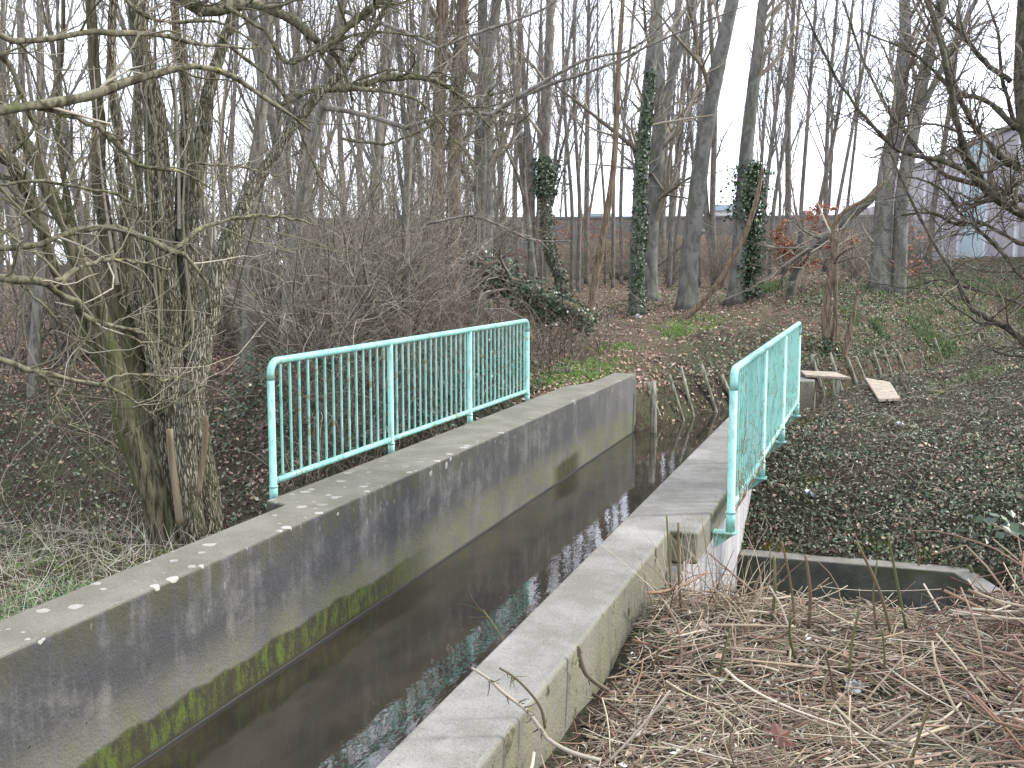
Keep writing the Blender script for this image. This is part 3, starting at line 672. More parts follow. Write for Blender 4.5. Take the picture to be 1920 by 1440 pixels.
# upright cut shoots (each its own thing)
def shoot(pts, w, label, mat='stub', name='cut_shoot', sides=7, group=None, cat='shoot', n=10):
    P = np.array(pts, float); P, R = resample(P, np.linspace(w, w * .7, len(P)), n)
    base = P[0].copy(); o = empty(name, base, label, cat, group) if False else None
    ob = tube_obj(name, [(P[None], R[None], sides)], M[mat], None, base, True, seed=int(abs(pts[0][0] * 971 + pts[0][1] * 37)) % 999)
    ob.location = base; return tag(ob, label, cat, group)
GS = 'upright cut shoots left standing in the brush'
LS = 'thin upright green cut shoot standing at the far edge of the brush pile'
for (bx, by, tx, ty, w) in [(1448, 1145, 1452, 1042, 9), (1492, 1160, 1466, 1015, 7), (1517, 1160, 1510, 1040, 10), (1672, 1170, 1606, 1015, 9), (1700, 1160, 1665, 1000, 8), (1645, 1160, 1645, 1050, 6), (1742, 1130, 1703, 965, 5), (1593, 1240, 1612, 1140, 8), (1492, 1215, 1482, 1155, 8), (1350, 1245, 1370, 1180, 7), (1775, 1120, 1778, 1070, 7), (1840, 1120, 1818, 1060, 12), (1262, 1140, 1250, 965, 6), (1280, 1150, 1272, 980, 8), (1705, 1425, 1745, 1320, 9), (1660, 1240, 1654, 1180, 6), (1567, 1290, 1548, 1225, 8), (1220, 1255, 1235, 1215, 7), (1380, 1420, 1385, 1330, 4)]:
    b = hit(bx, by, .14 if bx > 1300 else 0.0); d = (b - np.array((0, 0, EZ))) @ _fw; tpt = ud(tx, ty, d * .99); b[2] -= .05
    mid = (b + tpt) / 2 + R0.standard_normal(3) * .012
    shoot([b, mid, tpt], w * .38 / F * d, LS if ty > 950 and by < 1200 and bx > 1400 else 'short cut shoot standing in the tangled brush of the right foreground', group=GS if ty > 950 and by < 1200 and bx > 1400 else 'short cut shoots in the foreground brush')
# ------------------------------------------------------------------ stakes along the stream
def stake(bx, by, zt, lean, w):
    b = np.array([bx, by, -1.25]); t = np.array([bx + lean[0], by + lean[1], zt])
    P, R = resample([b, (b + t) / 2, t], [w, w, w * .95], 4)
    ob = tube_obj('wooden_stake', [(P[None], R[None], 8)], M['stake'], None, b, True, .06); ob.location = b
    return tag(ob, 'grey wooden stake leaning against the far bank of the stream', 'stake', 'stakes shoring the far stream bank')
WLN = CL - 0
def along(s):
    seg = np.linalg.norm(np.diff(CL, axis=0), axis=1); c = np.concatenate([[0], np.cumsum(seg)]); k = min(np.searchsorted(c, s, 'right') - 1, len(seg) - 1)
    d = (CL[k + 1] - CL[k]) / seg[k]; p = CL[k] + d * (s - c[k]); return p, d
for s in [.35, .95, 1.5, 2.0, 2.55, 3.1, 4.0, 4.9, 5.5, 6.1, 6.8, 7.5, 8.0, 8.7, 9.3, 10.0, 11.2, 12.2, 13.5, 14.6, 15.8]:
    p, d = along(s); nrm = np.array([-d[1], d[0]]); q = p + nrm * (.86 + R0.uniform(-.05, .05)); l = nrm * R0.uniform(.3, .45) - d * R0.uniform(.0, .22)
    stake(q[0], q[1], -.16 + R0.uniform(-.14, .14), l, R0.uniform(.024, .038))
b = uz(1222, 826, -1); ob = stake(b[0] + .03, b[1] + .02, -.1, (-.05, .1), .05); ob['label'] = 'thick grey post standing in the water at the end of the left canal wall'; del ob['group']
# ------------------------------------------------------------------ planks, stump, litter
def slab(name, quad, th, mat, label, cat, jag=0):
    q = np.array(quad, float); n = 9; rng = np.random.default_rng(5)
    top, bot = [], []
    for i in range(n):
        u = i / (n - 1); a = q[0] * (1 - u) + q[1] * u; c = q[3] * (1 - u) + q[2] * u
        j = rng.uniform(-jag, jag * .6); dirn = (a - c) / np.linalg.norm(a - c)
        top.append(a + dirn * j); bot.append(c)
    V = np.array(top + bot); nn = np.cross(q[1] - q[0], q[3] - q[0]); nn /= np.linalg.norm(nn); nn *= np.sign(nn[2])
    V2 = np.concatenate([V + nn * th, V]); N = 2 * n
    ring = list(range(n)) + list(range(2 * n - 1, n - 1, -1)); ring = np.array(ring)
    Fq = [np.array([(i, i + 1, n + i + 1, n + i) for i in range(n - 1)]), np.array([(N + i, N + n + i, N + n + i + 1, N + i + 1) for i in range(n - 1)]),
          np.array([(ring[i], ring[(i + 1) % N], ring[(i + 1) % N] + N, ring[i] + N) for i in range(N)])]
    base = q.mean(0); me = raw_mesh(name, V2 - base, Fq, False); ob = link(name, me, mat); ob.location = base; return tag(ob, label, cat)
def gp(px, py, up=.03):
    h = hit(px, py); h[2] += up; return h
def quadpx(px4, pc, up, tilt=0):
    h = hit(*pc); z = h[2] + up; return [uz(x, y, z + tilt * (i in (2, 3))) for i, (x, y) in enumerate(px4)]
slab('wooden_plank', quadpx([(1622, 712), (1668, 719), (1688, 751), (1648, 753)], (1655, 735), .11, -.01), .03, M['plankm'], 'pale broken board lying flat on the ivy mound', 'plank', .06)
slab('wooden_plank', [(-1.10, 16.2, .04), (-.62, 16.1, .05), (-.36, 15.5, .03), (-1.0, 15.75, .02)], .03, M['plankm'], 'pale narrow board lying over the end of the right canal wall', 'plank', .03)
box_obj('wood_prop', [(-.62, -.52, 15.58, 15.68, -.5, .018)], M['stake'], None, .005)
tag(bpy.data.objects['wood_prop'], 'short square wooden post propping the board at the canal end', 'post')
h = hit(1752, 745); P = np.array([h + (0, 0, -.1), h + (0, 0, .06), h + (0, 0, .09)])[None]
ob = tube_obj('tree_stump', [(P, np.array([[.13, .11, .10]]), 12)], M['bark_m'], None, h, True, .06); ob.location = h; tag(ob, 'small mossy stump low in the ivy of the right mound', 'stump')
def crumple(px, py, s, label, name='litter'):
    h = hit(px, py); rng = np.random.default_rng(int(px)); C = h + rng.standard_normal((26, 3)) * s * .35; C[:, 2] = h[2] + .02 + np.abs(C[:, 2] - h[2])
    me = leaf_mesh(name, C - h, rng.standard_normal((26, 3)), np.full(26, s), rng, .5, .8); ob = link(name, me, M['litter']); ob.location = h; tag(ob, label, 'litter')
crumple(1518, 932, .05, 'crumpled white scrap of plastic on the dark ivy slope')
crumple(1196, 597, .09, 'white scrap of litter at the foot of the ivy clad trunk')
crumple(1600, 1300, .04, 'small white scrap in the foreground brush'); crumple(1690, 800, .05, 'pinkish white scrap on the right mound')
crumple(1145, 597, .06, 'small white scrap of litter left of the ivy clad trunk')
# maple leaf in the foreground
h = hit(1458, 1438); h[2] += .09
ang = [(0, .09), (.35, .045), (.75, .085), (1.2, .04), (1.7, .06), (2.6, .03), (3.14, .02), (3.7, .03), (4.6, .06), (5.1, .04), (5.55, .085), (5.95, .045)]
Vl = np.array([(0, 0, .01)] + [(r * math.cos(a), r * math.sin(a), .012 * math.sin(a * 3)) for a, r in ang]); k = len(ang)
ob = link('fallen_leaf', raw_mesh('fallen_leaf', Vl, [np.array([(0, 1 + i, 1 + (i + 1) % k) for i in range(k)])], False, np.full(k + 1, .1)), M['leaf_r']); ob.location = h + (0, 0, .03); ob.scale = (1.25, 1.25, 1.25); ob.rotation_euler = (.35, .1, 1.2)
tag(ob, 'large lobed red brown leaf on the foreground brush', 'leaf')
# ------------------------------------------------------------------ trees
def uh(x, y, dh):                   # point through a pixel at a horizontal distance
    r = ray(x, y); t = dh / math.hypot(r[0], r[1]); return r * t + np.array((0, 0, EZ)), t
def pxline(pts, dh, n=None, dd=None, rng=None, wob=0):
    P, R = [], []
    for i, q in enumerate(pts):
        p, t = uh(q[0], q[1], dh + (dd[i] if dd is not None else 0)); P.append(p); R.append(q[2] / 2 / F * t)
    return resample(P, R, n or len(pts) * 4, wob, rng)
def merge(*s): return [x for x in s if len(x[0])]
def ivy_on(rng, P, R, n, size, spread=.06, u0=0, u1=1, side=None):
    t = rng.uniform(u0, u1, n) * (len(P) - 1); j = np.minimum(t.astype(int), len(P) - 2); u = (t - j)[:, None]
    c = P[j] * (1 - u) + P[j + 1] * u; r = R[j]
    d = rng.standard_normal((n, 3))
    if side is not None: d += np.asarray(side) * 1.5
    T = P[j + 1] - P[j]; T /= np.linalg.norm(T, axis=1, keepdims=True); d -= (d * T).sum(1, keepdims=True) * T
    d /= np.linalg.norm(d, axis=1, keepdims=True)
    cl = .5 + .9 * np.abs(np.sin(t * 5.1 + rng.random()))
    C = c + d * (r + rng.random(n) ** 2 * spread * cl)[:, None]
    return C, d + rng.standard_normal((n, 3)) * .5, rng.uniform(size[0], size[1], n)
def extend(P, R, ht, rng, n=8, up=.25, wob=.06):
    """carry a stem on above the frame"""
    d = P[-1] - P[-3]; d /= np.linalg.norm(d); L = max(0, ht - P[-1][2])
    if L < 1: return P, R
    Q = [P[-1]]
    for i in range(n):
        d = d + rng.standard_normal(3) * wob; d[2] += up * .3; d /= np.linalg.norm(d); Q.append(Q[-1] + d * L / n)
    Q = np.array(Q[1:]); r = np.linspace(R[-1], max(.012, R[-1] * .2), n + 1)[1:]
    return np.concatenate([P, Q]), np.concatenate([R, r])
def stem_set(P, R, n=24, sides=10):
    Q, r = resample(P, R, n); return Q[None], r[None], sides
def photo_tree(label, stems, mat, twig='twig', name='bare_tree', top=11, limbs=8, l2=7, l3=6, seed=1, limb_t0=.35, limbL=(1.6, 4.4), ivy=None, group=None, d=None, sides=10, rough=.03, flare=True, ang=(.35, .9), up=.09, nres=30, zoff=0.0, low=0, cat='tree', rf1=.36):
    rng = np.random.default_rng(seed)
    b = hit(stems[0][0][0], stems[0][0][1], zoff) if d is None else uh(stems[0][0][0], stems[0][0][1], d)[0]
    dh = math.hypot(b[0], b[1])
    root = empty(name, b, label, cat, group); allst = []
    for i, s in enumerate(stems):
        P, R = pxline(s, dh, len(s) * 5, rng=rng)
        g0 = H(P[0][0], P[0][1])
        if i == 0 or abs(P[0][2] - g0) < .7: P[0][2] = min(P[0][2], g0) - .1
        if i == 0:
            if flare: R[0] *= 1.45; R[1] *= 1.15
        if s[-1][1] < 60: P, R = extend(P, R, top, rng)
        Q, r = resample(P, R, nres); allst.append((Q, r))
        tube_obj('trunk' if i == 0 else 'limb', [(Q[None], r[None], sides if i == 0 else max(6, sides - 2))], M[mat], root, b, True, rough, seed + i)
    A = np.stack([q for q, _ in allst]); B = np.stack([r for _, r in allst])
    L1 = sprout(rng, A, B, limbs, 9, limbL, ang, up, .10, rf1, limb_t0, 1, .35, .25, .006)
    sets = [(*L1, 6)]
    if l2:
        L2 = sprout(rng, *L1, l2, 6, (limbL[0] * .35, limbL[1] * .45), (.4, 1.0), .07, .14, .6, .15, 1, .4, .3, .003); sets.append((*L2, 4))
        if l3:
            L3 = sprout(rng, *L2, l3, 4, (.25, .8), (.4, 1.1), .05, .18, .6, .1, 1, .4, .4, .0022); sets.append((*L3, 3))
            L4 = sprout(rng, A, B, low, 6, (.5, 1.6), (.6, 1.5), .1, .16, .2, .1, 1, .2, .3, .003) if low else None
            if low:
                L5 = sprout(rng, *L4, 3, 4, (.2, .6), (.4, 1.1), .05, .2, .6, .1, 1, .4, .4, .002); sets += [(*L4, 4), (*L5, 3)]
    if merge(*sets): tube_obj('crown', merge(*sets), M[twig], root, b, False, 0, seed)
    if ivy:
        Cs, Ns, Zs = [], [], []
        for (k, n, size, spread, u0, u1, side) in ivy:
            c, nn, z = ivy_on(rng, allst[k][0], allst[k][1], n, size, spread, u0, u1, side); Cs.append(c); Ns.append(nn); Zs.append(z)
        link('ivy', leaf_mesh('ivy', np.concatenate(Cs) - b, np.concatenate(Ns), np.concatenate(Zs), rng, .4, .8), M['ivy'], root)
    return root, allst
# --- the large grey beeches
photo_tree('large grey beech with an ivy strip, white litter at its foot', [[(1195, 592, 32), (1194, 500, 30), (1199, 400, 28), (1203, 300, 26), (1213, 200, 24), (1222, 100, 22), (1234, 0, 20)]], 'beech', seed=3, limbs=9, ivy=[(0, 1500, (.05, .1), .04, .0, .55, -_fw * .9 + _rt * .2)])
photo_tree('large forked beech close behind the ivy clad trunk, its bark smooth and grey', [[(1219, 562, 36), (1217, 500, 32), (1222, 400, 31), (1232, 300, 29), (1237, 220, 28)], [(1237, 225, 22), (1246, 190, 16), (1262, 140, 15), (1282, 70, 14), (1300, 0, 12)], [(1237, 225, 24), (1238, 160, 19), (1236, 90, 17), (1232, 0, 15)]], 'beech', seed=4, limbs=8)
photo_tree('grey beech leaning right, standing behind the long broken pole', [[(1288, 582, 40), (1292, 500, 36), (1303, 400, 34), (1315, 300, 31), (1328, 220, 29), (1345, 130, 27), (1374, 0, 24)]], 'beech', seed=5, limbs=9, limb_t0=.5)
photo_tree('grey beech whose right side is wrapped in a thick dark column of ivy', [[(1380, 572, 38), (1387, 480, 33), (1392, 400, 30), (1398, 300, 27), (1408, 200, 24), (1420, 100, 21), (1431, 0, 19)]], 'beech', seed=6, limbs=8, limb_t0=.5, ivy=[(0, 3600, (.06, .12), .34, .03, .37, _rt * 1.6 - _fw * .5), (0, 1200, (.06, .12), .45, .22, .36, _rt * .4)])
photo_tree('stout pale beech forking near the top of the view behind the left railing', [[(902, 585, 42), (904, 500, 40), (907, 420, 38), (906, 300, 36), (908, 200, 34), (912, 110, 31)], [(912, 112, 22), (905, 60, 20), (905, 0, 18)], [(912, 112, 22), (925, 50, 20), (932, 0, 18)]], 'beech', seed=7, limbs=10)
photo_tree('brown barked tree forming the left one of a close pair behind the railing', [[(816, 600, 32), (818, 500, 30), (820, 400, 28), (822, 250, 26), (826, 120, 25), (830, 0, 24)]], 'brown', seed=8, limbs=10, low=14)
photo_tree('brown barked tree forming the right one of a close pair behind the railing', [[(852, 600, 30), (848, 500, 28), (850, 400, 27), (853, 250, 25), (860, 120, 24), (868, 0, 22)]], 'brown', seed=9, limbs=10, low=14)
photo_tree('slender curved trunk wrapped in ivy to a bushy top above the fallen log', [[(1057, 562, 20), (1050, 520, 20), (1032, 470, 20), (1024, 400, 20), (1022, 300, 19), (1024, 210, 18), (1029, 100, 16), (1032, 0, 14)], [(1000, 540, 16), (997, 440, 14), (996, 330, 13), (988, 240, 12), (980, 120, 10), (972, 0, 8)]], 'thin', seed=10, limbs=8, ivy=[(0, 1900, (.05, .1), .09, 0, .4, None), (0, 1500, (.06, .12), .5, .31, .42, None)], limb_t0=.3)
photo_tree('massive dark twin trunked tree in front of the grey panelled hall', [[(1650, 543, 42), (1652, 470, 36), (1656, 400, 34), (1664, 320, 34), (1680, 240, 30), (1690, 160, 24), (1697, 80, 22), (1696, 0, 20)], [(1685, 540, 28), (1688, 450, 26), (1693, 360, 26), (1710, 260, 25), (1728, 160, 23), (1750, 70, 20), (1768, 0, 18)], [(1662, 330, 16), (1648, 355, 18), (1610, 392, 17), (1575, 418, 16), (1545, 445, 15), (1500, 476, 13)], [(1668, 300, 14), (1705, 250, 14), (1745, 170, 12), (1790, 80, 10), (1830, 0, 8)]], 'beech', seed=11, limbs=9, limb_t0=.35, l3=6, low=6)
photo_tree('brown leaning sapling beside the end of the fallen log', [[(1105, 603, 17), (1114, 540, 15), (1126, 470, 14), (1138, 400, 13), (1150, 320, 12), (1156, 220, 11), (1160, 120, 10), (1168, 0, 8)]], 'brown', seed=12, limbs=6, limb_t0=.35, top=12)
photo_tree('beech pair joined at the foot with thin trunks diverging in front of the far wall', [[(1342, 515, 13), (1338, 460, 12), (1336, 400, 11), (1338, 300, 11), (1340, 200, 9), (1330, 0, 8)], [(1342, 510, 11), (1330, 450, 12), (1325, 400, 11), (1318, 300, 10), (1312, 150, 9), (1318, 0, 8)]], 'thin', 'twig_far', seed=13, limbs=6)
photo_tree('dark straight trunk just right of the forked beech', [[(1240, 498, 18), (1240, 400, 17), (1244, 300, 16), (1252, 200, 15), (1262, 100, 14), (1272, 0, 12)]], 'thin', 'twig_far', seed=14, limbs=7)
for i, (x0, y0, x1, x2, w) in enumerate([(1085, 470, 1087, 1078, 8), (1100, 480, 1100, 1104, 10), (1150, 465, 1150, 1146, 7), (1166, 470, 1164, 1190, 7), (1256, 480, 1262, 1292, 9), (1263, 478, 1276, 1305, 7), (1311, 480, 1306, 1290, 8), (1434, 480, 1434, 1478, 9), (1445, 470, 1452, 1500, 8), (1476, 490, 1478, 1489, 12), (1500, 470, 1503, 1530, 8), (1524, 475, 1538, 1600, 9), (1548, 480, 1548, 1570, 9), (1556, 470, 1572, 1640, 7), (1582, 480, 1590, 1618, 6), (1072, 470, 1072, 1055, 7), (970, 500, 965, 975, 10), (948, 505, 940, 930, 9), (1135, 470, 1133, 1120, 5), (1390, 470, 1420, 1450, 7), (1740, 500, 1752, 1800, 11), (1015, 480, 1016, 1015, 7)]):
    photo_tree('thin bare grey tree rising in front of the far wall against the white sky', [[(x0, y0, w * 1.15), (x1, 380, w), ((x1 + x2) / 2 + (i % 3 - 1) * 5, 200, w * .85), (x2, 0, w * .6)]], 'thin', 'twig_far', seed=30 + i, limbs=17, l2=5, l3=5, group='thin grey trees before the far wall', top=14, limbL=(2, 4.5), ang=(.2, .6), up=.12, sides=7, flare=False, d=36 + (i * 7) % 13)
# --- small trees on the stream bank
photo_tree('peeling ivy wrapped double stem growing among the stakes, its top tangled with a fallen limb', [[(1558, 668, 16), (1552, 640, 17), (1548, 605, 18), (1552, 560, 15), (1560, 510, 14), (1565, 470, 15), (1560, 440, 13)], [(1560, 668, 9), (1566, 600, 9), (1567, 520, 8), (1570, 460, 6)], [(1562, 450, 11), (1566, 420, 10), (1585, 395, 9), (1625, 372, 7), (1660, 340, 5)]], 'brown', seed=60, limbs=5, l2=4, l3=3, limb_t0=.75, limbL=(.5, 1.5), rough=.12, ivy=[(0, 260, (.04, .08), .1, 0, .2, None)], up=-.02)
photo_tree('short crooked sapling with a snapped top right of the peeling double stem', [[(1580, 672, 13), (1590, 635, 12), (1598, 600, 10), (1606, 560, 6), (1609, 530, 4)]], 'brown', seed=61, limbs=3, l2=2, l3=0, limb_t0=.7, limbL=(.3, .8), rough=.1)
# --- orange leaved beech saplings
def beech_sapling(label, base, top, n, seed, w=14, spread=(1.2, 2.6), bearing=None, group=None):
    root, st = photo_tree(label, [[(*base, w), ((base[0] + top[0]) / 2 + 4, (base[1] + top[1]) / 2, w * .8), (*top, w * .4)]], 'beech', name='beech_sapling', seed=seed, limbs=0, l2=0, flare=False, group=group)
    rng = np.random.default_rng(seed); b = np.array(root.location); A = st[0][0][None]; B = st[0][1][None]
    L1 = sprout(rng, A, B, 13, 7, spread, (1.1, 1.6), -.02, .08, .35, .35, .95, .3, .3, .005)
    L2 = sprout(rng, *L1, 5, 5, (.3, .8), (.3, .9), 0, .1, .6, .15, 1, .3, .4, .003)
    old = [c for c in root.children if c.name.startswith('crown')]
    for c in old: bpy.data.objects.remove(c)
    tube_obj('crown', [(*L1, 5), (*L2, 4)], M['twig'], root, b)
    P = L2[0]; m = rng.integers(0, len(P), n); u = rng.random((n, 1)); j = rng.integers(0, P.shape[1] - 1, n)
    C = P[m, j] * (1 - u) + P[m, j + 1] * u + rng.standard_normal((n, 3)) * (.06, .06, .03)
    N_ = rng.standard_normal((n, 3)) * .6; N_[:, 2] += 1
    link('leaves', leaf_mesh('leaves', C - b, N_, rng.uniform(.06, .11, n), rng, .4, .6), M['leaf_o'], root)
for b_ in [c for c in bpy.data.objects if False]: pass
beech_sapling('beech sapling holding rusty orange leaves under the diagonal limb, left of the twin trunks', (1480, 558), (1508, 395), 3600, 70, 17, (.9, 2.0))
beech_sapling('slim beech sapling with flat sprays of orange leaves left of the curved ivy trunk', (990, 530), (985, 400), 2000, 71, 6, (1.0, 2.2))
beech_sapling('slim beech sapling with orange leaf sprays between the brown leaning sapling and the big beech', (1165, 505), (1162, 440), 800, 72, 5, (1.0, 2.2))
beech_sapling('small beech sapling with orange leaves right beside the dark twin trunked tree', (1690, 545), (1700, 450), 350, 73, 6, (.6, 1.3))
beech_sapling('slim beech sapling with pale orange leaves just left of the leaning sapling', (1085, 500), (1083, 420), 1100, 74, 5, (1.2, 2.6))
# --- fallen trunk with ivy
def fallen():
    d = 19.5; rng = np.random.default_rng(5)
    P, R = pxline([(1108, 606, 26), (1078, 582, 26), (1040, 566, 24), (995, 548, 22), (950, 522, 18), (915, 500, 14), (880, 486, 8)], d, 26, dd=[0, 0, .3, .6, 1, 1.3, 1.6])
    root = empty('fallen_tree', P[0], 'fallen ivy smothered trunk lying left of the foot of the leaning sapling', 'fallen tree'); b = P[0].copy()
    tube_obj('trunk', [(P[None], R[None], 10)], M['br_l'], root, b, True, .08)
    L1 = sprout(rng, P[None], R[None], 16, 7, (.5, 1.8), (.5, 1.4), .04, .2, .4, .3, 1, .2, .3, .006); L2 = sprout(rng, *L1, 6, 5, (.3, .9), (.4, 1.2), 0, .25, .5, .1, 1, .2, .3, .003)
    tube_obj('branches', [(*L1, 5), (*L2, 4)], M['twig'], root, b)
    c, n, z = ivy_on(rng, P, R, 3200, (.05, .1), .3, .25, 1, (0, 0, -.3)); c2, n2, z2 = ivy_on(rng, P, R, 900, (.05, .09), .12, 0, .3, (0, 0, .2))
    C = np.concatenate([c, c2]); C[:, 2] -= np.abs(rng.standard_normal(len(C))) * .12
    link('ivy', leaf_mesh('ivy', C - b, np.concatenate([n, n2]), np.concatenate([z, z2]), rng, .4, .8), M['ivy'], root)
    P, R = pxline([(890, 545, 7), (900, 515, 9), (915, 497, 9), (935, 490, 8)], d + .6, 14)
    o = tube_obj('broken_limb', [(P[None], R[None], 8)], M['bark_s'], root, b, True, .05)
fallen()
P, R = pxline([(1066, 640, 13), (1068, 618, 14), (1074, 609, 15), (1084, 612, 15), (1096, 624, 14), (1106, 640, 12)], math.hypot(*hit(1075, 638)[:2]), 16)
o = tube_obj('arched_root', [((P - P[0])[None], R[None], 10)], M['brown'], cap=True, rough=.06); o.location = P[0]; tag(o, 'arched brown root standing out of the leaves beyond the left railing', 'root')
# --- long broken pole
P, R = pxline([(1208, 637, 9), (1240, 622, 10), (1296, 586, 13), (1325, 558, 11), (1352, 522, 10), (1378, 478, 10), (1398, 436, 10), (1414, 390, 9), (1424, 350, 8), (1430, 315, 5)], math.hypot(*hit(1300, 600)[:2]) - .3, 36)
b = P[0].copy(); o = tube_obj('broken_pole', [((P - b)[None], R[None], 9)], M['brown'], cap=True, rough=.05); o.location = b
tag(o, 'long bent dead pole leaning from the ground up against the ivy covered beech', 'dead branch')
P, R = pxline([(1142, 517, 18), (1160, 514, 19), (1180, 516, 18)], math.hypot(*hit(1160, 524)[:2]), 8)
b = P[0].copy(); o = tube_obj('old_log', [((P - b)[None], R[None], 10)], M['bark_m'], cap=True, rough=.15); o.location = b; tag(o, 'short rotten mossy log lying left of the big beeches', 'log')
P, R = pxline([(1225, 505, 6), (1255, 480, 7), (1290, 450, 8), (1322, 432, 6)], 38, 12)
b = P[0].copy(); o = tube_obj('fallen_limb', [((P - b)[None], R[None], 8)], M['thin'], cap=True, rough=.05); o.location = b; tag(o, 'dark fallen limb propped on the far bank behind the leaning beech', 'dead branch')
# ------------------------------------------------------------------ wood variants
def variant(kind, seed):
    rng = np.random.default_rng(seed); sets = []
    if kind == 'tree':
        h = rng.uniform(8.5, 12); r0 = rng.uniform(.05, .12)
        n = 16; P = np.zeros((n, 3)); d = np.array([rng.normal(0, .06), rng.normal(0, .06), 1.]); c = rng.standard_normal(3) * .012
        for i in range(1, n): d = d + c + rng.standard_normal(3) * .035; d[2] = max(d[2], .8); d /= np.linalg.norm(d); P[i] = P[i - 1] + d * h / (n - 1)
        P[:, 2] -= .15; R = r0 * np.linspace(1, .14, n) ** .9
        ts = [(P[None], R[None], 8)]
        L0 = sprout(rng, P[None], R[None], 3, 10, (4, 6), (.15, .4), .12, .05, .55, .15, .5, .1, .2, .02)
        L1 = sprout(rng, np.concatenate([resample(P, R, 10)[0][None], L0[0]]), np.concatenate([resample(P, R, 10)[1][None], L0[1]]), 6, 8, (1.2, 3.2), (.3, .8), .12, .1, .45, .25, 1, .3, .25, .006)
        L2 = sprout(rng, *L1, 5, 6, (.6, 1.8), (.35, .9), .07, .13, .6, .15, 1, .3, .3, .004)
        L3 = sprout(rng, *L2, 3, 4, (.3, .8), (.4, 1), .05, .15, .6, .1, 1, .3, .4, .0025)
        return tube_obj('t', ts + [(*L0, 6)], M['thin'], mesh_only=True, rough=.03, seed=seed), tube_obj('c', [(*L1, 5), (*L2, 3), (*L3, 3)], M['twig_far'], mesh_only=True, seed=seed)
    k, hh, fine = {'shrub': (26, (2.2, 4.5), 7), 'thicket': (14, (3.5, 7.5), 6)}[kind]
    st = np.zeros((1, 2, 3)); st[0, 1, 2] = .3; rr = np.full((1, 2), .05)
    L0 = sprout(rng, st, rr, k, 10, hh, (.05, .75 if kind == 'shrub' else .4), .03 if kind == 'shrub' else .06, .11, .45, 0, .6, 0, .25, .006)
    L0[0][:, 0, :2] += rng.standard_normal((len(L0[0]), 2)) * .3; L0[0][:, 0, 2] = -.1
    L1 = sprout(rng, *L0, 7, 7, (.7, 2.0), (.4, 1.2), .02, .17, .55, .15, 1, .3, .3, .003)
    L2 = sprout(rng, *L1, fine, 5, (.3, .9), (.5, 1.3), .02, .22, .6, .1, 1, .3, .4, .002)
    return tube_obj('s', [(*L0, 6)], M['thin'], mesh_only=True, seed=seed), tube_obj('c', [(*L1, 4), (*L2, 3)], M['twig'], mesh_only=True, seed=seed)
VT = [variant('tree', 100 + i) for i in range(8)]; VS = [variant('shrub', 200 + i) for i in range(4)]; VK = [variant('thicket', 300 + i) for i in range(4)]
def place(vs, k, x, y, sc, name, label, cat, group, part):
    rng = np.random.default_rng(int(k * 13 + 7)); a, c = vs[k % len(vs)]
    e = empty(name, (x, y, H(x, y)), label, cat, group); e.rotation_euler = (rng.normal(0, .03), rng.normal(0, .03), rng.uniform(0, 6.28)); e.scale = (sc,) * 3
    for n_, me in ((part, a), ('crown', c)):
        o = bpy.data.objects.new(n_, me); COL.objects.link(o); o.parent = e
def strew(n, bear, dist, seed, mind=.8, taken=[]):
    rng = np.random.default_rng(seed); out = []; tries = 0
    while len(out) < n and tries < 8000:
        tries += 1; a = rad(rng.uniform(*bear)); d = math.sqrt(rng.uniform(dist[0] ** 2, dist[1] ** 2)); x, y = d * math.sin(a), d * math.cos(a)
        if sdist(np.array([x]), np.array([y]))[0] > -1.6 and y > 14: continue
        if all((x - p) ** 2 + (y - q) ** 2 > mind ** 2 for p, q in taken): out.append((x, y)); taken.append((x, y))
    return out
k = 0
for x, y in strew(22, (-50, -20), (16, 27), 1, 1.4):
    place(VT, k, x, y, .8 + .5 * ((k * 37) % 10) / 10, 'bare_tree', 'bare grey woodland tree among many in the dense wood left of the big beeches', 'tree', 'nearer trees of the dense left wood', 'trunk'); k += 1
for x, y in strew(50, (-50, -17), (27, 60), 2, 1.6):
    place(VT, k, x, y, .9 + .6 * ((k * 37) % 10) / 10, 'bare_tree', 'distant bare tree deep inside the dense left wood', 'tree', 'far trees of the dense left wood', 'trunk'); k += 1
for x, y in strew(16, (-17, -1), (52, 70), 3, 2):
    place(VT, k, x, y, .8 + .4 * ((k * 37) % 10) / 10, 'bare_tree', 'faint far tree standing beyond the long wall', 'tree', 'far trees beyond the wall', 'trunk'); k += 1
for x, y in strew(24, (-46, -20), (26, 48), 4, 1.2):
    place(VK, k, x, y, .7 + .5 * ((k * 37) % 10) / 10, 'understorey_shrub', 'distant leafless shrub between the trunks of the dense left wood', 'shrub', 'distant shrubs of the dense left wood', 'stems'); k += 1
for i, (px, d, s) in enumerate([(470, 18, .9), (540, 17, .9), (600, 15, .8), (655, 16.5, .95), (720, 17, .9), (770, 19, 1), (840, 18.5, .7), (430, 21, 1), (690, 20, 1.1), (560, 21, 1.1), (250, 20, .9), (120, 19.5, .8), (20, 19, .8), (330, 22, 1.1), (180, 21, 1), (60, 20, 1)]):
    p = uh(px, 600, d)[0]; place(VS if i % 3 else VK, k, p[0], p[1], s * (1 if i % 3 else .7), 'thicket_shrub', 'arching leafless grey shrub in the thicket behind the left railing', 'shrub', 'shrubs of the thicket behind the left railing', 'stems'); k += 1
for x, y in strew(14, (-19, -3), (38, 50), 5, 1.5):
    place(VS, k, x, y, .55, 'thicket_shrub', 'low twiggy shrub at the foot of the far wall', 'shrub', 'low shrubs at the far wall', 'stems'); k += 1
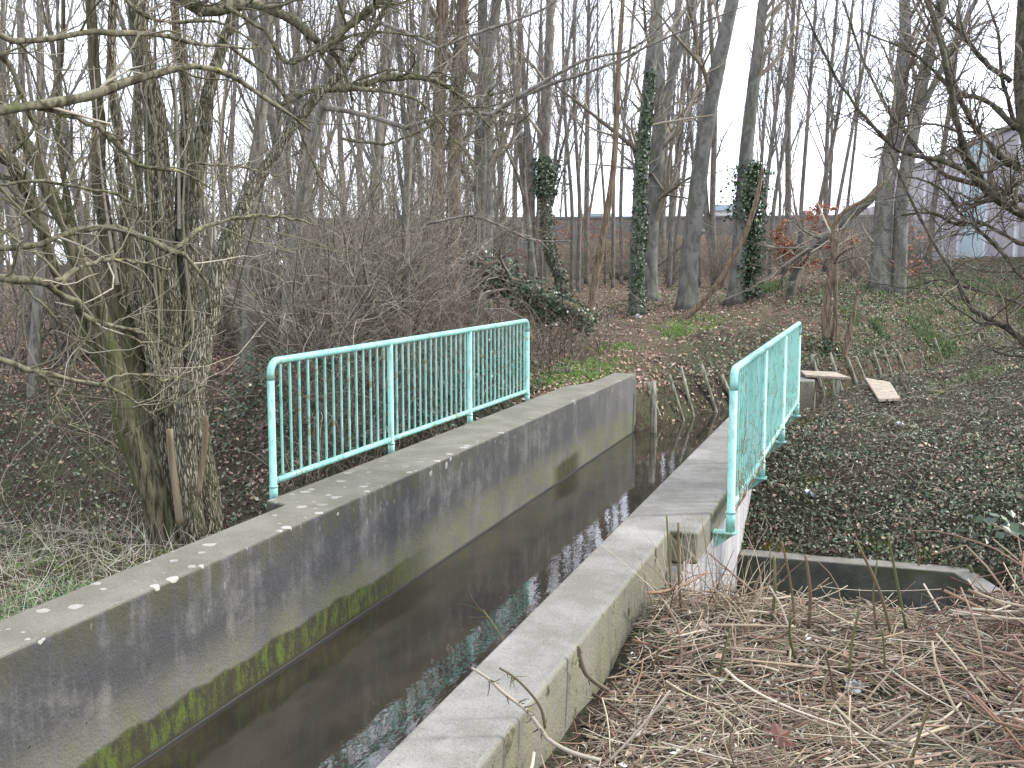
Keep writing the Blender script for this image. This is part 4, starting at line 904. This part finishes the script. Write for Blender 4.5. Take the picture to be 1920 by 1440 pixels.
for i, (px, d, s) in enumerate([(1600, 33, .5), (1720, 36, .55), (1545, 38, .55), (1640, 42, .7), (1700, 44, .7)]):
    p = uh(px, 540, d)[0]; place(VS, k, p[0], p[1], s, 'thicket_shrub', 'low brown scrub bush between the twin trunked tree and the panelled hall', 'shrub', 'scrub bushes before the hall', 'stems'); k += 1
# tangle of bramble behind the railing and on the left bank
def arcs(rng, x, y, L, r, npt=8, lift=(.3, 1.2), z0=0):
    n = len(x); a = rng.uniform(0, 2 * math.pi, n); ln = rng.uniform(L[0], L[1], n); h = rng.uniform(*lift, n) * ln * .5; t = np.linspace(0, 1, npt)
    P = np.zeros((n, npt, 3)); P[..., 0] = x[:, None] + np.cos(a)[:, None] * ln[:, None] * t * .7; P[..., 1] = y[:, None] + np.sin(a)[:, None] * ln[:, None] * t * .7
    P[..., 2] = height(P[..., 0], P[..., 1]) * .6 + height(x, y)[:, None] * .4 + (np.sin(t * math.pi * rng.uniform(.5, 1, n)[:, None])) * h[:, None] + rng.random(n)[:, None] * z0
    P[:, 1:] += np.cumsum(rng.standard_normal((n, npt - 1, 3)) * .035, 1)
    return P, rng.uniform(r[0], r[1], n)[:, None] * np.linspace(1, .5, npt)[None]
rg = np.random.default_rng(8)
def okc(P, R, right=False):
    k = ~(keep_out(P[..., 0], P[..., 1]).any(1)); k &= (P[..., 0].max(1) < -4.3) | (P[..., 1].min(1) > 15.8); return P[k], R[k]
n = 3600; u = rg.random(n); x = -4.6 - 8 * u; y = rg.uniform(9.6, 19, n); kk = (vnoise(x, y, .5, 71) > -.22) & ((x / y > -.62) | (y > 16)); x, y = x[kk], y[kk]
A1 = okc(*arcs(rg, x, y, (.5, 2.2), (.0025, .006), lift=(.5, 1.5)))
n = 1100; x = rg.uniform(-8.5, -4.5, n); y = rg.uniform(10.5, 14.5, n); kk = x / y > -.60; x, y = x[kk], y[kk]; A2 = okc(*arcs(rg, x, y, (.8, 2.2), (.0025, .006), lift=(.5, 1.3), z0=.2))
tag(tube_obj('bramble_tangle', [(*A1, 3), (*A2, 4)], M['twig_d']), 'tangled grey bramble stems on the bank behind the left railing', 'bramble', None, 'stuff')
x, y = rg.uniform(-8.5, -4.5, 16000), rg.uniform(11, 17.5, 16000); kk = (vnoise(x, y, .9, 81) + .5 * vnoise(x, y, 3, 82) > .02) & ((x < -4.4)); x, y = x[kk], y[kk]
C_ = np.stack([x, y, height(x, y) + rg.random(len(x)) ** 1.6 * .9 * (vnoise(x, y, .9, 81) + .6)], 1)
tag(link('thicket_ivy', leaf_mesh('thicket_ivy', C_, rg.standard_normal((len(x), 3)) + (0, -.4, .8), rg.uniform(.035, .07, len(x)), rg, .4, .8), M['ivy']), 'dark ivy climbing through the thicket behind the left railing', 'ivy', None, 'stuff')
x, y = rg.uniform(-14, -4.4, 2400), rg.uniform(7.5, 13.5, 2400)
A3 = okc(*arcs(rg, x, y, (.3, 1.6), (.002, .0045), lift=(.1, .8)))
tag(tube_obj('bank_twigs', [(*A3, 3)], M['twig_d']), 'fine twigs lying over the shaded left bank of the ditch', 'twigs', None, 'stuff')
# twigs and straw on far bank and mound
x, y = polar(rg, 5200, 9, 34, -20, 8, .4); s_ = sdist(x, y); kk = ((s_ < -.8) | (s_ > .9) | (y < 15)) & ~keep_out(x, y) & ((x > -1.1) & (y > 9.7) | (y > 15.6)); x, y = x[kk], y[kk]
def lie(rng, x, y, L, r, npt=4, up=.05, wob=.4):
    n = len(x); a = rng.uniform(0, 2 * math.pi, n); P = np.zeros((n, npt, 3)); ln = rng.uniform(L[0], L[1], n)
    da = rng.normal(0, wob, n)
    P[:, 0, 0], P[:, 0, 1] = x, y
    for i in range(1, npt): P[:, i, 0] = P[:, i - 1, 0] + np.cos(a) * ln / npt; P[:, i, 1] = P[:, i - 1, 1] + np.sin(a) * ln / npt; a = a + da
    P[..., 2] = height(P[..., 0], P[..., 1]) + rng.random((n, npt)) * up + .006
    return P, rng.uniform(r[0], r[1], n)[:, None] * np.linspace(1, .6, npt)[None]
P, R = lie(rg, x, y, (.1, .5), (.002, .005)); kk = ~keep_out(P[..., 0], P[..., 1]).any(1)
tag(tube_obj('bank_straw', [(P[kk], R[kk], 3)], M['twig']), 'pale twigs and straw strewn over the mound and far stream bank', 'straw', None, 'stuff')
x, y = rg.uniform(-3.3, 1.5, 1500), rg.uniform(15.6, 27, 1500); s_ = sdist(x, y); kk = (s_ < -.85) & (s_ > -1.9); x, y = x[kk], y[kk]
A4 = arcs(rg, x, y, (.2, .8), (.002, .0045), lift=(0, .5)); kk = ~keep_out(A4[0][..., 0], A4[0][..., 1]).any(1)
tag(tube_obj('bank_roots', [(A4[0][kk], A4[1][kk], 3)], M['twig_y']), 'matted roots and dead stems hanging on the far stream bank between the stakes', 'roots', None, 'stuff')
# ------------------------------------------------------------------ coppiced foreground tree
def coppice():
    rng = np.random.default_rng(77); D = 8.3
    b = uh(350, 1010, D)[0]; b[2] = H(b[0], b[1]) ; root = empty('coppiced_tree', b, 'large many stemmed tree with furrowed greenish bark behind the left canal wall', 'tree')
    stems = [
        ([(318, 1030, 60), (290, 930, 56), (262, 850, 52), (236, 785, 46), (218, 700, 40), (192, 600, 36), (160, 520, 32), (118, 420, 28), (70, 310, 24), (0, 190, 20), (-70, 60, 16)], -.1),
        ([(330, 1035, 50), (318, 900, 46), (292, 800, 44), (262, 710, 40), (238, 620, 34), (212, 520, 30), (196, 420, 28), (188, 300, 24), (180, 150, 20), (170, 0, 18)], .3),
        ([(345, 1040, 66), (334, 900, 64), (318, 780, 66), (310, 680, 66), (308, 560, 58), (302, 450, 52), (296, 330, 46), (288, 200, 40), (262, 90, 30), (250, -20, 26)], .25),
        ([(366, 1035, 52), (350, 900, 48), (348, 800, 46), (366, 700, 44), (388, 600, 42), (415, 500, 38), (440, 430, 34), (470, 360, 27), (520, 280, 20), (575, 200, 17), (640, 130, 14), (720, 20, 10)], -.15),
        ([(392, 1030, 62), (384, 930, 54), (375, 840, 48), (366, 760, 40), (360, 650, 38), (356, 520, 36), (352, 420, 34), (372, 300, 30), (390, 180, 25), (415, 90, 20), (450, 0, 16)], .35),
        ([(300, 780, 22), (290, 690, 26), (268, 600, 24), (262, 520, 20), (262, 420, 16), (262, 250, 13), (268, 80, 10), (270, -20, 8)], .1),
        ([(330, 690, 30), (335, 560, 32), (338, 430, 30), (345, 300, 26), (348, 180, 20), (330, 60, 16), (325, -20, 14)], .5),
        ([(225, 760, 18), (205, 690, 20), (160, 640, 18), (148, 560, 14), (150, 470, 12), (120, 340, 10), (110, 200, 9), (120, 0, 7)], .4),
        ([(250, 640, 22), (236, 520, 22), (234, 400, 20), (225, 280, 18), (208, 140, 18), (212, 0, 14)], .7),
        ([(120, 560, 14), (85, 450, 22), (60, 380, 26), (30, 320, 24), (-30, 260, 20)], 1.2),
    ]
    S_ = []
    for i, (s, dd) in enumerate(stems):
        P, R = pxline(s, D + dd, 34, rng=rng, wob=.008); R = R * (1 + .06 * np.sin(np.arange(34) * 1.7 + i))
        if s[-1][1] < 60: P, R = extend(P, R, 8 + i % 3, rng)
        P, R = resample(P, R, 44); S_.append((P, R))
        o = tube_obj('stem', [(P[None], R[None], 26)], M['bark_f'] if i not in (0, 1, 7, 9) else M['bark_m'], root, b, True, .05, 90 + i)
    # cut shoots stripped of bark
    for s, dd in (([(338, 985, 15), (330, 920, 14), (322, 860, 14), (318, 805, 13)], -.42), ([(372, 930, 10), (378, 880, 11), (384, 830, 11), (386, 780, 10)], -.35)):
        P, R = pxline(s, D + dd, 10); tube_obj('cut_shoot', [(P[None], R[None], 10)], M['bark_s'], root, b, True, .05)
    # slender upright water shoots
    sh = []
    for i in range(30):
        x0 = rng.uniform(215, 440); y0 = rng.uniform(380, 640); x1 = x0 + rng.normal((x0 - 330) * .5, 40); ln = rng.uniform(250, 620)
        P, R = pxline([(x0, y0, rng.uniform(3, 8)), (x0 * .6 + x1 * .4 + rng.normal(0, 14), y0 - ln * .5, 4), (x1, y0 - ln, 2.2)], D + rng.uniform(-.3, 1.0), 10); sh.append((P, R))
    A = np.stack([p for p, _ in sh]); B = np.stack([r for _, r in sh])
    MA = np.stack([resample(p, r, 20)[0] for p, r in S_]); MB = np.stack([resample(p, r, 20)[1] for p, r in S_])
    L1 = sprout(rng, MA, MB, 14, 10, (.7, 2.6), (.4, 1.2), .07, .14, .22, .4, 1, .2, .25, .004)
    L1b = sprout(rng, A, B, 2, 7, (.3, 1.2), (.4, 1.2), .06, .15, .5, .2, 1, .2, .3, .002)
    L2 = sprout(rng, *L1, 6, 7, (.3, 1.1), (.4, 1.3), .05, .2, .5, .15, 1, .3, .35, .0018)
    L3 = sprout(rng, *L2, 4, 5, (.12, .45), (.4, 1.2), .08, .25, .6, .1, 1, .3, .4, .0012)
    tube_obj('crown', [(A, B, 6), (*L1, 7), (*L1b, 4), (*L2, 4), (*L3, 3)], M['twig_y'], root, b)
coppice()
# ------------------------------------------------------------------ overhanging lichen covered branches, left
def overhang(name, label, trunk, lines, mat, tw, seed, dens=(5, 5), n=22, D0=None, ylich=None, cut=None):
    rng = np.random.default_rng(seed); tp = np.array([t[:3] for t in trunk], float); tr = np.array([t[3] for t in trunk], float)
    b = tp[0].copy(); root = empty(name, b, label, 'tree')
    P, R = resample(tp, tr, 20); tube_obj('trunk', [(P[None], R[None], 14)], M[mat], root, b, True, .05)
    PA, PB = [], []
    for pts, d0, d1, join in lines:
        dd = np.linspace(d0, d1, len(pts)); P, R = pxline(pts, 0, n - 6 if join is not None else n, dd=dd, rng=rng, wob=.004)
        if join is not None:
            j = np.array(join, float); a = np.linspace(0, 1, 7)[:-1, None]; mid = (j + P[0]) / 2 + np.array([0, 0, .08])
            Q = (1 - a) ** 2 * j + 2 * a * (1 - a) * mid + a ** 2 * P[0]; P = np.concatenate([Q, P]); R = np.concatenate([np.linspace(R[0] * 1.5, R[0], 6), R])
        PA.append(P); PB.append(R); tube_obj('branch', [(P[None], (R * (1 + .12 * rng.standard_normal(len(R))))[None], 9)], M[mat], root, b, True, .08, seed + len(PA))
    A, B = np.stack(PA), np.stack(PB)
    t0 = .28
    L1 = sprout(rng, A, B, dens[0], 8, (.25, 1.0), (.4, 1.3), .03, .2, .4, t0, 1, .3, .3, .0025)
    L2 = sprout(rng, *L1, dens[1], 6, (.12, .5), (.5, 1.3), .08, .28, .6, .1, 1, .3, .4, .0014)
    L0 = sprout(rng, A, B, dens[0], 6, (.08, .45), (.5, 1.3), .12, .3, .3, t0, 1, .3, .4, .0016)
    tube_obj('twigs', [(*L1, 5), (*L2, 4), (*L0, 4)], M[tw], root, b)
T0 = [(-5.15, 2.3, -.5, .17), (-5.1, 2.3, .8, .14), (-5.2, 2.35, 2.0, .12), (-5.35, 2.3, 3.6, .09), (-5.3, 2.2, 6, .05)]
J = lambda z: (-5.15, 2.32, z)
overhang('overhanging_tree', 'tree off the left edge whose lichen covered branches cross before the coppiced trunk', T0, [
    ([(-60, 208, 20), (60, 199, 18), (150, 182, 17), (230, 156, 16), (300, 135, 15), (370, 125, 13), (425, 135, 11), (475, 168, 9), (530, 205, 7), (585, 246, 4)], 4.6, 5.2, J(2.0)),
    ([(-60, 30, 10), (30, 76, 11), (110, 68, 12), (200, 61, 12), (260, 63, 10), (320, 70, 9), (400, 85, 6), (490, 87, 3)], 4.8, 5.4, J(2.3)),
    ([(70, 203, 9), (140, 220, 10), (200, 250, 11), (245, 298, 10), (265, 312, 8), (340, 322, 6), (400, 358, 3)], 4.7, 5.0, None),
    ([(345, 322, 6), (360, 308, 5), (440, 311, 4), (530, 331, 2)], 5.0, 5.2, None),
    ([(-60, 470, 12), (60, 462, 11), (120, 440, 12), (200, 428, 13), (255, 438, 13), (305, 462, 13), (350, 480, 11), (385, 530, 6), (395, 590, 4)], 4.9, 5.6, J(1.0)),
    ([(330, 466, 9), (380, 427, 8), (470, 405, 7), (530, 408, 5), (592, 422, 3)], 5.4, 5.9, None),
    ([(-60, 524, 15), (60, 526, 15), (110, 545, 15), (142, 570, 15), (168, 598, 13), (230, 616, 8), (283, 626, 4)], 4.2, 4.6, J(.9)),
    ([(100, 531, 10), (150, 502, 10), (200, 487, 8), (260, 492, 6), (320, 506, 3)], 4.4, 4.7, None),
    ([(-60, 660, 11), (20, 680, 11), (70, 698, 10), (130, 712, 9), (190, 722, 7), (240, 745, 6), (292, 782, 3)], 4.2, 4.6, J(.6)),
    ([(188, 719, 5), (230, 702, 5), (280, 703, 5), (310, 715, 4), (325, 670, 4), (350, 650, 2)], 4.4, 4.7, None),
    ([(70, 696, 8), (95, 720, 8), (110, 755, 6), (127, 796, 4)], 4.3, 4.4, None),
    ([(-60, 350, 5), (60, 340, 6), (150, 350, 6), (230, 370, 4), (262, 396, 2)], 4.8, 5.1, J(1.4)),
    ([(-60, 60, 14), (20, 120, 12), (40, 180, 9), (60, 240, 7), (20, 290, 6)], 5.0, 5.2, J(2.4)),
    ([(40, 535, 5), (100, 590, 5), (140, 625, 4), (180, 643, 2)], 4.4, 4.5, None),
    ([(-60, 500, 5), (20, 420, 5), (80, 380, 4), (150, 300, 3), (200, 180, 2)], 4.8, 5.3, J(1.1)),
], 'br_l', 'twig_y', 401, (6, 4))
# higher mossy limbs crossing the top left and centre (second tree behind the wall)
T1 = [(-7.2, 6.0, -.6, .16), (-7.0, 6.1, 1.5, .14), (-6.6, 6.3, 3.4, .12), (-6.2, 6.4, 5.0, .10), (-6.0, 6.5, 7, .06)]
overhang('arching_tree', 'mossy limbed tree arching across the top of the view from the upper left', T1, [
    ([(300, -60, 30), (380, 20, 26), (430, 10, 20), (480, 12, 18), (550, 38, 16), (600, 80, 12), (640, 120, 8), (660, 190, 5)], 8.0, 8.6, (-6.1, 6.45, 5.6)),
    ([(520, 200, 12), (580, 170, 12), (660, 164, 14), (720, 147, 14), (780, 143, 13), (830, 158, 10), (870, 185, 7), (920, 240, 4)], 8.2, 9.0, None),
    ([(600, 100, 12), (640, 60, 14), (690, 20, 14), (740, -20, 12)], 8.2, 8.3, None),
    ([(660, 164, 10), (740, 175, 6), (800, 200, 5), (850, 260, 4), (895, 310, 2)], 8.3, 8.9, None),
    ([(420, 10, 10), (500, 60, 9), (540, 120, 8), (620, 80, 7), (700, 60, 5), (800, 70, 3)], 8.0, 8.4, None),
    ([(400, 60, 8), (460, 110, 7), (520, 160, 6), (560, 240, 5), (600, 330, 4), (640, 380, 2)], 7.9, 8.4, None),
    ([(640, 260, 6), (720, 270, 6), (790, 245, 5), (850, 205, 4), (940, 190, 3), (960, 110, 2)], 8.4, 9.0, None),
    ([(200, -40, 9), (270, 30, 8), (330, 40, 7), (420, 45, 5), (500, 100, 3)], 7.8, 8.0, (-6.2, 6.4, 5.1)),
], 'br_l', 'twig_y', 402, (16, 9))
# ------------------------------------------------------------------ long thin branches across the centre
T2 = [(-8.4, 13.6, -.2, .11), (-8.2, 13.6, 2, .10), (-7.6, 13.6, 4.2, .08), (-7.0, 13.5, 6.5, .05)]
overhang('reaching_tree', 'thin tree sending long bare branches right across the big beeches', T2, [
    ([(760, 240, 8), (860, 210, 8), (920, 215, 8), (960, 185, 8), (1000, 165, 8), (1100, 110, 6), (1180, 95, 5), (1260, 30, 3), (1290, -20, 2)], 14.6, 15.2, (-7.7, 13.6, 3.9)),
    ([(870, 260, 5), (940, 205, 6), (985, 178, 7), (1050, 152, 6), (1150, 118, 5), (1250, 70, 4), (1400, 10, 2)], 14.7, 15.6, None),
    ([(820, 90, 6), (900, 60, 6), (960, 40, 5), (1030, 10, 4), (1060, -20, 3)], 14.5, 15, (-7.3, 13.6, 5.2)),
    ([(800, 420, 5), (880, 405, 5), (940, 425, 4), (1000, 450, 3), (1070, 452, 2)], 14.4, 15, None),
], 'thin', 'twig', 403, (12, 5))
# ------------------------------------------------------------------ mossy tree at the right edge
T3 = [(2.05, 9.9, -.45, .13), (1.95, 9.85, .6, .12), (1.75, 9.8, 1.5, .11), (1.3, 9.7, 2.2, .10), (1.06, 9.72, 2.9, .075), (1.02, 9.75, 3.8, .062), (1.05, 9.8, 6.8, .03)]
overhang('mossy_tree', 'dark mossy tree at the right edge, branches fanning up before the hall', T3, [
    ([(1965, 430, 22), (1920, 400, 20), (1870, 372, 18), (1832, 335, 17), (1812, 290, 15), (1796, 240, 13), (1785, 180, 11), (1765, 90, 9), (1735, 0, 6)], 9.0, 8.2, (1.9, 9.85, 1.0)),
    ([(1965, 345, 18), (1920, 320, 16), (1880, 296, 14), (1840, 255, 12), (1815, 215, 11), (1790, 150, 10), (1765, 70, 8), (1740, 0, 6)], 9.2, 8.8, (1.7, 9.8, 1.65)),
    ([(1840, 345, 12), (1790, 312, 10), (1745, 298, 9), (1690, 285, 8), (1650, 250, 7), (1590, 180, 6), (1540, 90, 5), (1500, 0, 3)], 8.6, 8.0, None),
    ([(1965, 395, 14), (1915, 372, 12), (1860, 352, 10), (1800, 340, 9), (1750, 310, 8), (1690, 240, 7), (1640, 160, 6), (1600, 60, 4), (1580, 0, 3)], 9.1, 8.7, (1.85, 9.83, 1.2)),
    ([(1965, 680, 16), (1905, 625, 14), (1860, 600, 12), (1825, 580, 9), (1795, 530, 7), (1760, 470, 6), (1715, 390, 5), (1660, 270, 3)], 8.6, 8.0, (2.02, 9.9, .2)),
    ([(1965, 560, 8), (1900, 500, 8), (1850, 445, 7), (1800, 400, 6), (1760, 350, 5), (1700, 330, 3)], 8.9, 8.6, (1.98, 9.87, .5)),
    ([(1965, 470, 9), (1900, 450, 8), (1850, 420, 7), (1790, 420, 6), (1740, 400, 5), (1690, 405, 3)], 9.0, 8.6, (1.92, 9.84, .9)),
    ([(1895, 150, 10), (1850, 120, 9), (1800, 60, 7), (1760, 20, 5), (1720, -30, 4)], 9.7, 9.4, None),
    ([(1905, 240, 12), (1850, 190, 10), (1790, 170, 8), (1740, 120, 6), (1690, 90, 4), (1620, 60, 3)], 9.7, 9.2, None),
    ([(1965, 600, 7), (1890, 560, 6), (1830, 545, 5), (1760, 525, 4), (1700, 540, 3), (1640, 530, 2)], 8.7, 8.6, None),
    ([(1965, 80, 14), (1930, 160, 12), (1915, 250, 9), (1880, 150, 7), (1870, 60, 5), (1850, 0, 4)], 9.9, 9.9, None),
], 'br_r', 'twig_d', 404, (20, 7))
for o in bpy.data.objects:
    if o.name.startswith('twigs') and o.parent and o.parent.name.startswith('mossy_tree'): pass
# dry vine on the right railing
rv = np.random.default_rng(12); vs_ = []
for i in range(26):
    y0 = rv.uniform(7.05, 8.9) if i < 20 else rv.uniform(9, 12.4); hgt = rv.uniform(.25, .8); m = 14; P = np.zeros((m, 3)); P[:, 2] = np.linspace(-.05, hgt, m)
    P[:, 1] = y0 + np.cumsum(rv.normal(0, .035, m)); P[:, 0] = -.90 + np.sin(np.linspace(0, rv.uniform(6, 14), m)) * .028; vs_.append(P)
V0 = np.stack(vs_); RV = np.tile(np.linspace(.0035, .0015, 14), (len(V0), 1)); T_ = sprout(rv, V0, RV, 7, 6, (.05, .25), (.6, 1.4), 0, .4, .6, .1, 1, .2, .4, .001)
b = np.array((-.9, 7.1, -.1)); o = tube_obj('dry_vine', [(V0, RV, 5), (*T_, 3)], M['brush'], None, b); o.location = b; tag(o, 'dry brown vine twining up the balusters of the right railing', 'vine')
# twig poking into the water, and the cut branch over the wall
P, R = resample([(-1.58, 5.25, -.9), (-1.95, 5.75, -.86), (-2.25, 6.25, -.82), (-2.5, 6.5, -.7)], [.012, .012, .009, .004], 12)
b = P[0].copy(); o = tube_obj('floating_branch', [((P - b)[None], R[None], 7), (*sprout(rv, (P - b)[None], R[None], 6, 5, (.1, .4), (.3, .8), 0, .15, .6, .2, 1, .2, .4, .002), 4)], M['stub']); o.location = b; tag(o, 'dark twiggy branch lying in the water against the right wall', 'branch')
def pxtwig(name, pts, d, mat, label, cat='branch', k=6):
    P, R = pxline(pts, 0, 18, dd=[d] * len(pts)); b = P[-1].copy(); o = tube_obj(name, [((P - b)[None], R[None], 8), (*sprout(rv, (P - b)[None], R[None], k, 4, (.02, .08), (.4, 1.2), 0, .2, .5, .05, .6, .2, .4, .0015), 4)], M[mat], cap=True, rough=.08); o.location = b; tag(o, label, cat)
pxtwig('cut_branch', [(884, 1252, 5), (915, 1272, 6), (945, 1300, 7), (985, 1330, 7), (1010, 1362, 8), (1030, 1388, 8), (1075, 1412, 8), (1125, 1425, 8)], 3.55, 'twig_d', 'knobbly cut branch lying over the near end of the right wall', k=20)
pxtwig('cut_branch', [(936, 1252, 4), (965, 1270, 5), (995, 1300, 5), (1015, 1330, 6), (1022, 1365, 6)], 3.7, 'stub', 'thin dark curved branch just above the knobbly one on the right wall')
pxtwig('cut_branch', [(1085, 1212, 8), (1088, 1235, 9), (1098, 1262, 9), (1120, 1282, 9), (1142, 1295, 8)], 4.3, 'stub', 'short curved green branch leaning on the outer side of the right wall')
# tufts by the block: stems and bramble leaves
x, y = rg.uniform(-1.12, -.55, 150), rg.uniform(5.3, 6.35, 150); pts = np.stack([x, y, height(x, y)], 1)
P, R = blades('tuft', pts, rg, (.2, .6), (.0018, .005), None, .45, 6, .12)
tag(tube_obj('dead_stem_tuft', [(P, R, 4)], M['brush']), 'tuft of dead stems against the square end of the coping block', 'stems', None, 'stuff')
def bramble_leaves(name, px, py, n, label, seed, s=.05, zoff=.1):
    h = hit(px, py, zoff); rng = np.random.default_rng(seed); C = rng.standard_normal((n, 3)) * (.13, .1, .05) + (0, 0, .08); o = link(name, leaf_mesh(name, C, rng.standard_normal((n, 3)) * .4 + (0, -.5, 1), rng.uniform(s * .7, s * 1.3, n), rng, .2, .85), M['ivy']); o.location = h; tag(o, label, 'plant')
bramble_leaves('bramble_plant', 1370, 1100, 30, 'small bramble plant with round green leaves at the foot of the white wall', 1, .05)
bramble_leaves('bramble_plant', 1895, 1010, 26, 'bramble leaves at the right edge above the brush pile', 2, .09)
# heap of darker brush at far right with drooping fibres
x, y = rg.uniform(.75, 2.6, 1300), rg.uniform(3.4, 6.3, 1300); A5 = arcs(rg, x, y, (.3, 1.1), (.003, .009), lift=(.0, .45), z0=.22)
tag(tube_obj('brush_heap', [(*A5, 5)], M['brush_r']), 'higher heap of reddish cut branches at the right edge', 'brushwood', None, 'stuff')
# ------------------------------------------------------------------ far wall and buildings
def m_flat(name, c, c2, sc=(1, 1, 1), n=2):
    t = NT(name); return t.out(t.mix(t.rng(t.noise(n, t.mapv(sc), 5), .3, .7), c, c2), .8, .3)
M['farwall'] = m_flat('far_wall_concrete', hexc(126, 122, 118), hexc(150, 145, 140), (1, 1, .3))
M['panel'] = m_flat('mauve_panel', hexc(172, 167, 174), hexc(188, 183, 190), (1, 1, .3), 1)
M['panelb'] = m_flat('pale_blue_panel', hexc(170, 198, 212), hexc(196, 220, 230), (.5, .5, .6), 1)
M['whitep'] = m_flat('white_pilaster', hexc(246, 246, 252), hexc(228, 228, 238))
def quadbox(name, a, b, z0, z1, th, mat, parent=None, base=(0, 0, 0), push=0):
    a = np.array(a[:2]); b = np.array(b[:2]); d = (b - a) / np.linalg.norm(b - a); n = np.array([d[1], -d[0]])
    if n @ a > 0: n = -n                                        # n faces the camera
    a = a + n * push; b = b + n * push
    V = np.array([(*p, z) for z in (z0, z1) for p in (a, b, b - n * th, a - n * th)]) - np.array(base)
    s = [np.array([(0, 1, 5, 4), (1, 2, 6, 5), (2, 3, 7, 6), (3, 0, 4, 7), (4, 5, 6, 7), (3, 2, 1, 0)])]
    return link(name, raw_mesh(name, V, s, False), mat, parent)
a, b = uh(560, 480, 62)[0], uh(1690, 480, 60)[0]
fw = empty('far_wall', a, 'long low grey concrete wall along the top of the far embankment', 'wall')
quadbox('wall_face', a, b, 1.0, 4.15, .3, M['farwall'], fw, a); quadbox('wall_cap', a, b, 4.15, 4.27, .4, M['farwall'], fw, a, .05)
for nm, x0, x1, zt, d, lb in (('shed', 1085, 1150, 5.3, 75, 'pale blue low shed roof seen over the far wall left of the big beeches'), ('shed', 1335, 1382, 5.9, 76, 'grey blue shed roof peeping over the far wall between beeches')):
    a, b = uh(x0, 420, d)[0], uh(x1, 420, d)[0]; sh = empty(nm, a, lb, 'shed')
    quadbox('shed_wall', a, b, 1.2, zt - .5, 3, M['whitep'], sh, a); quadbox('shed_roof', a, b, zt - .5, zt - .1, 3.4, M['panelb'], sh, a, .2)
ha, hb = ud(2120, 495, 32.5), ud(1668, 495, 69.3); ha[2] = hb[2] = 1.0
hall = empty('panelled_hall', ha, 'tall industrial hall of mauve grey panels with white uprights behind the trees on the right', 'building')
dvec = (hb - ha)[:2]; HT = 1.66 + 5.7
def onfac(px):
    r = ray(px, 495)[:2]; A_ = np.array([[r[0], -dvec[0]], [r[1], -dvec[1]]]); t = np.linalg.solve(A_, ha[:2]); return ha[:2] + dvec * t[1]
quadbox('wall', ha, hb, .6, HT, 14, M['panel'], hall, ha); quadbox('plinth', ha, hb, .6, 1.72, .2, M['whitep'], hall, ha, .08); quadbox('roof_edge', ha, hb, HT - .02, HT + .2, 14.2, M['farwall'], hall, ha, .1)
for px in (1690, 1702, 1731, 1768, 1797, 1848, 1905, 1975, 2060):
    p = onfac(px); d = dvec / np.linalg.norm(dvec) * .17; quadbox('upright', p - d, p + d, 1.72, HT - .03, .2, M['whitep'], hall, ha, .1)
quadbox('low_wing', np.array(hb[:2]), ud(1562, 495, 95), .6, 5.9, 12, M['panel'], hall, ha, -.3)
quadbox('pale_panel', onfac(1846), onfac(1800), 1.73, HT - .04, .1, M['panelb'], hall, ha, .03)
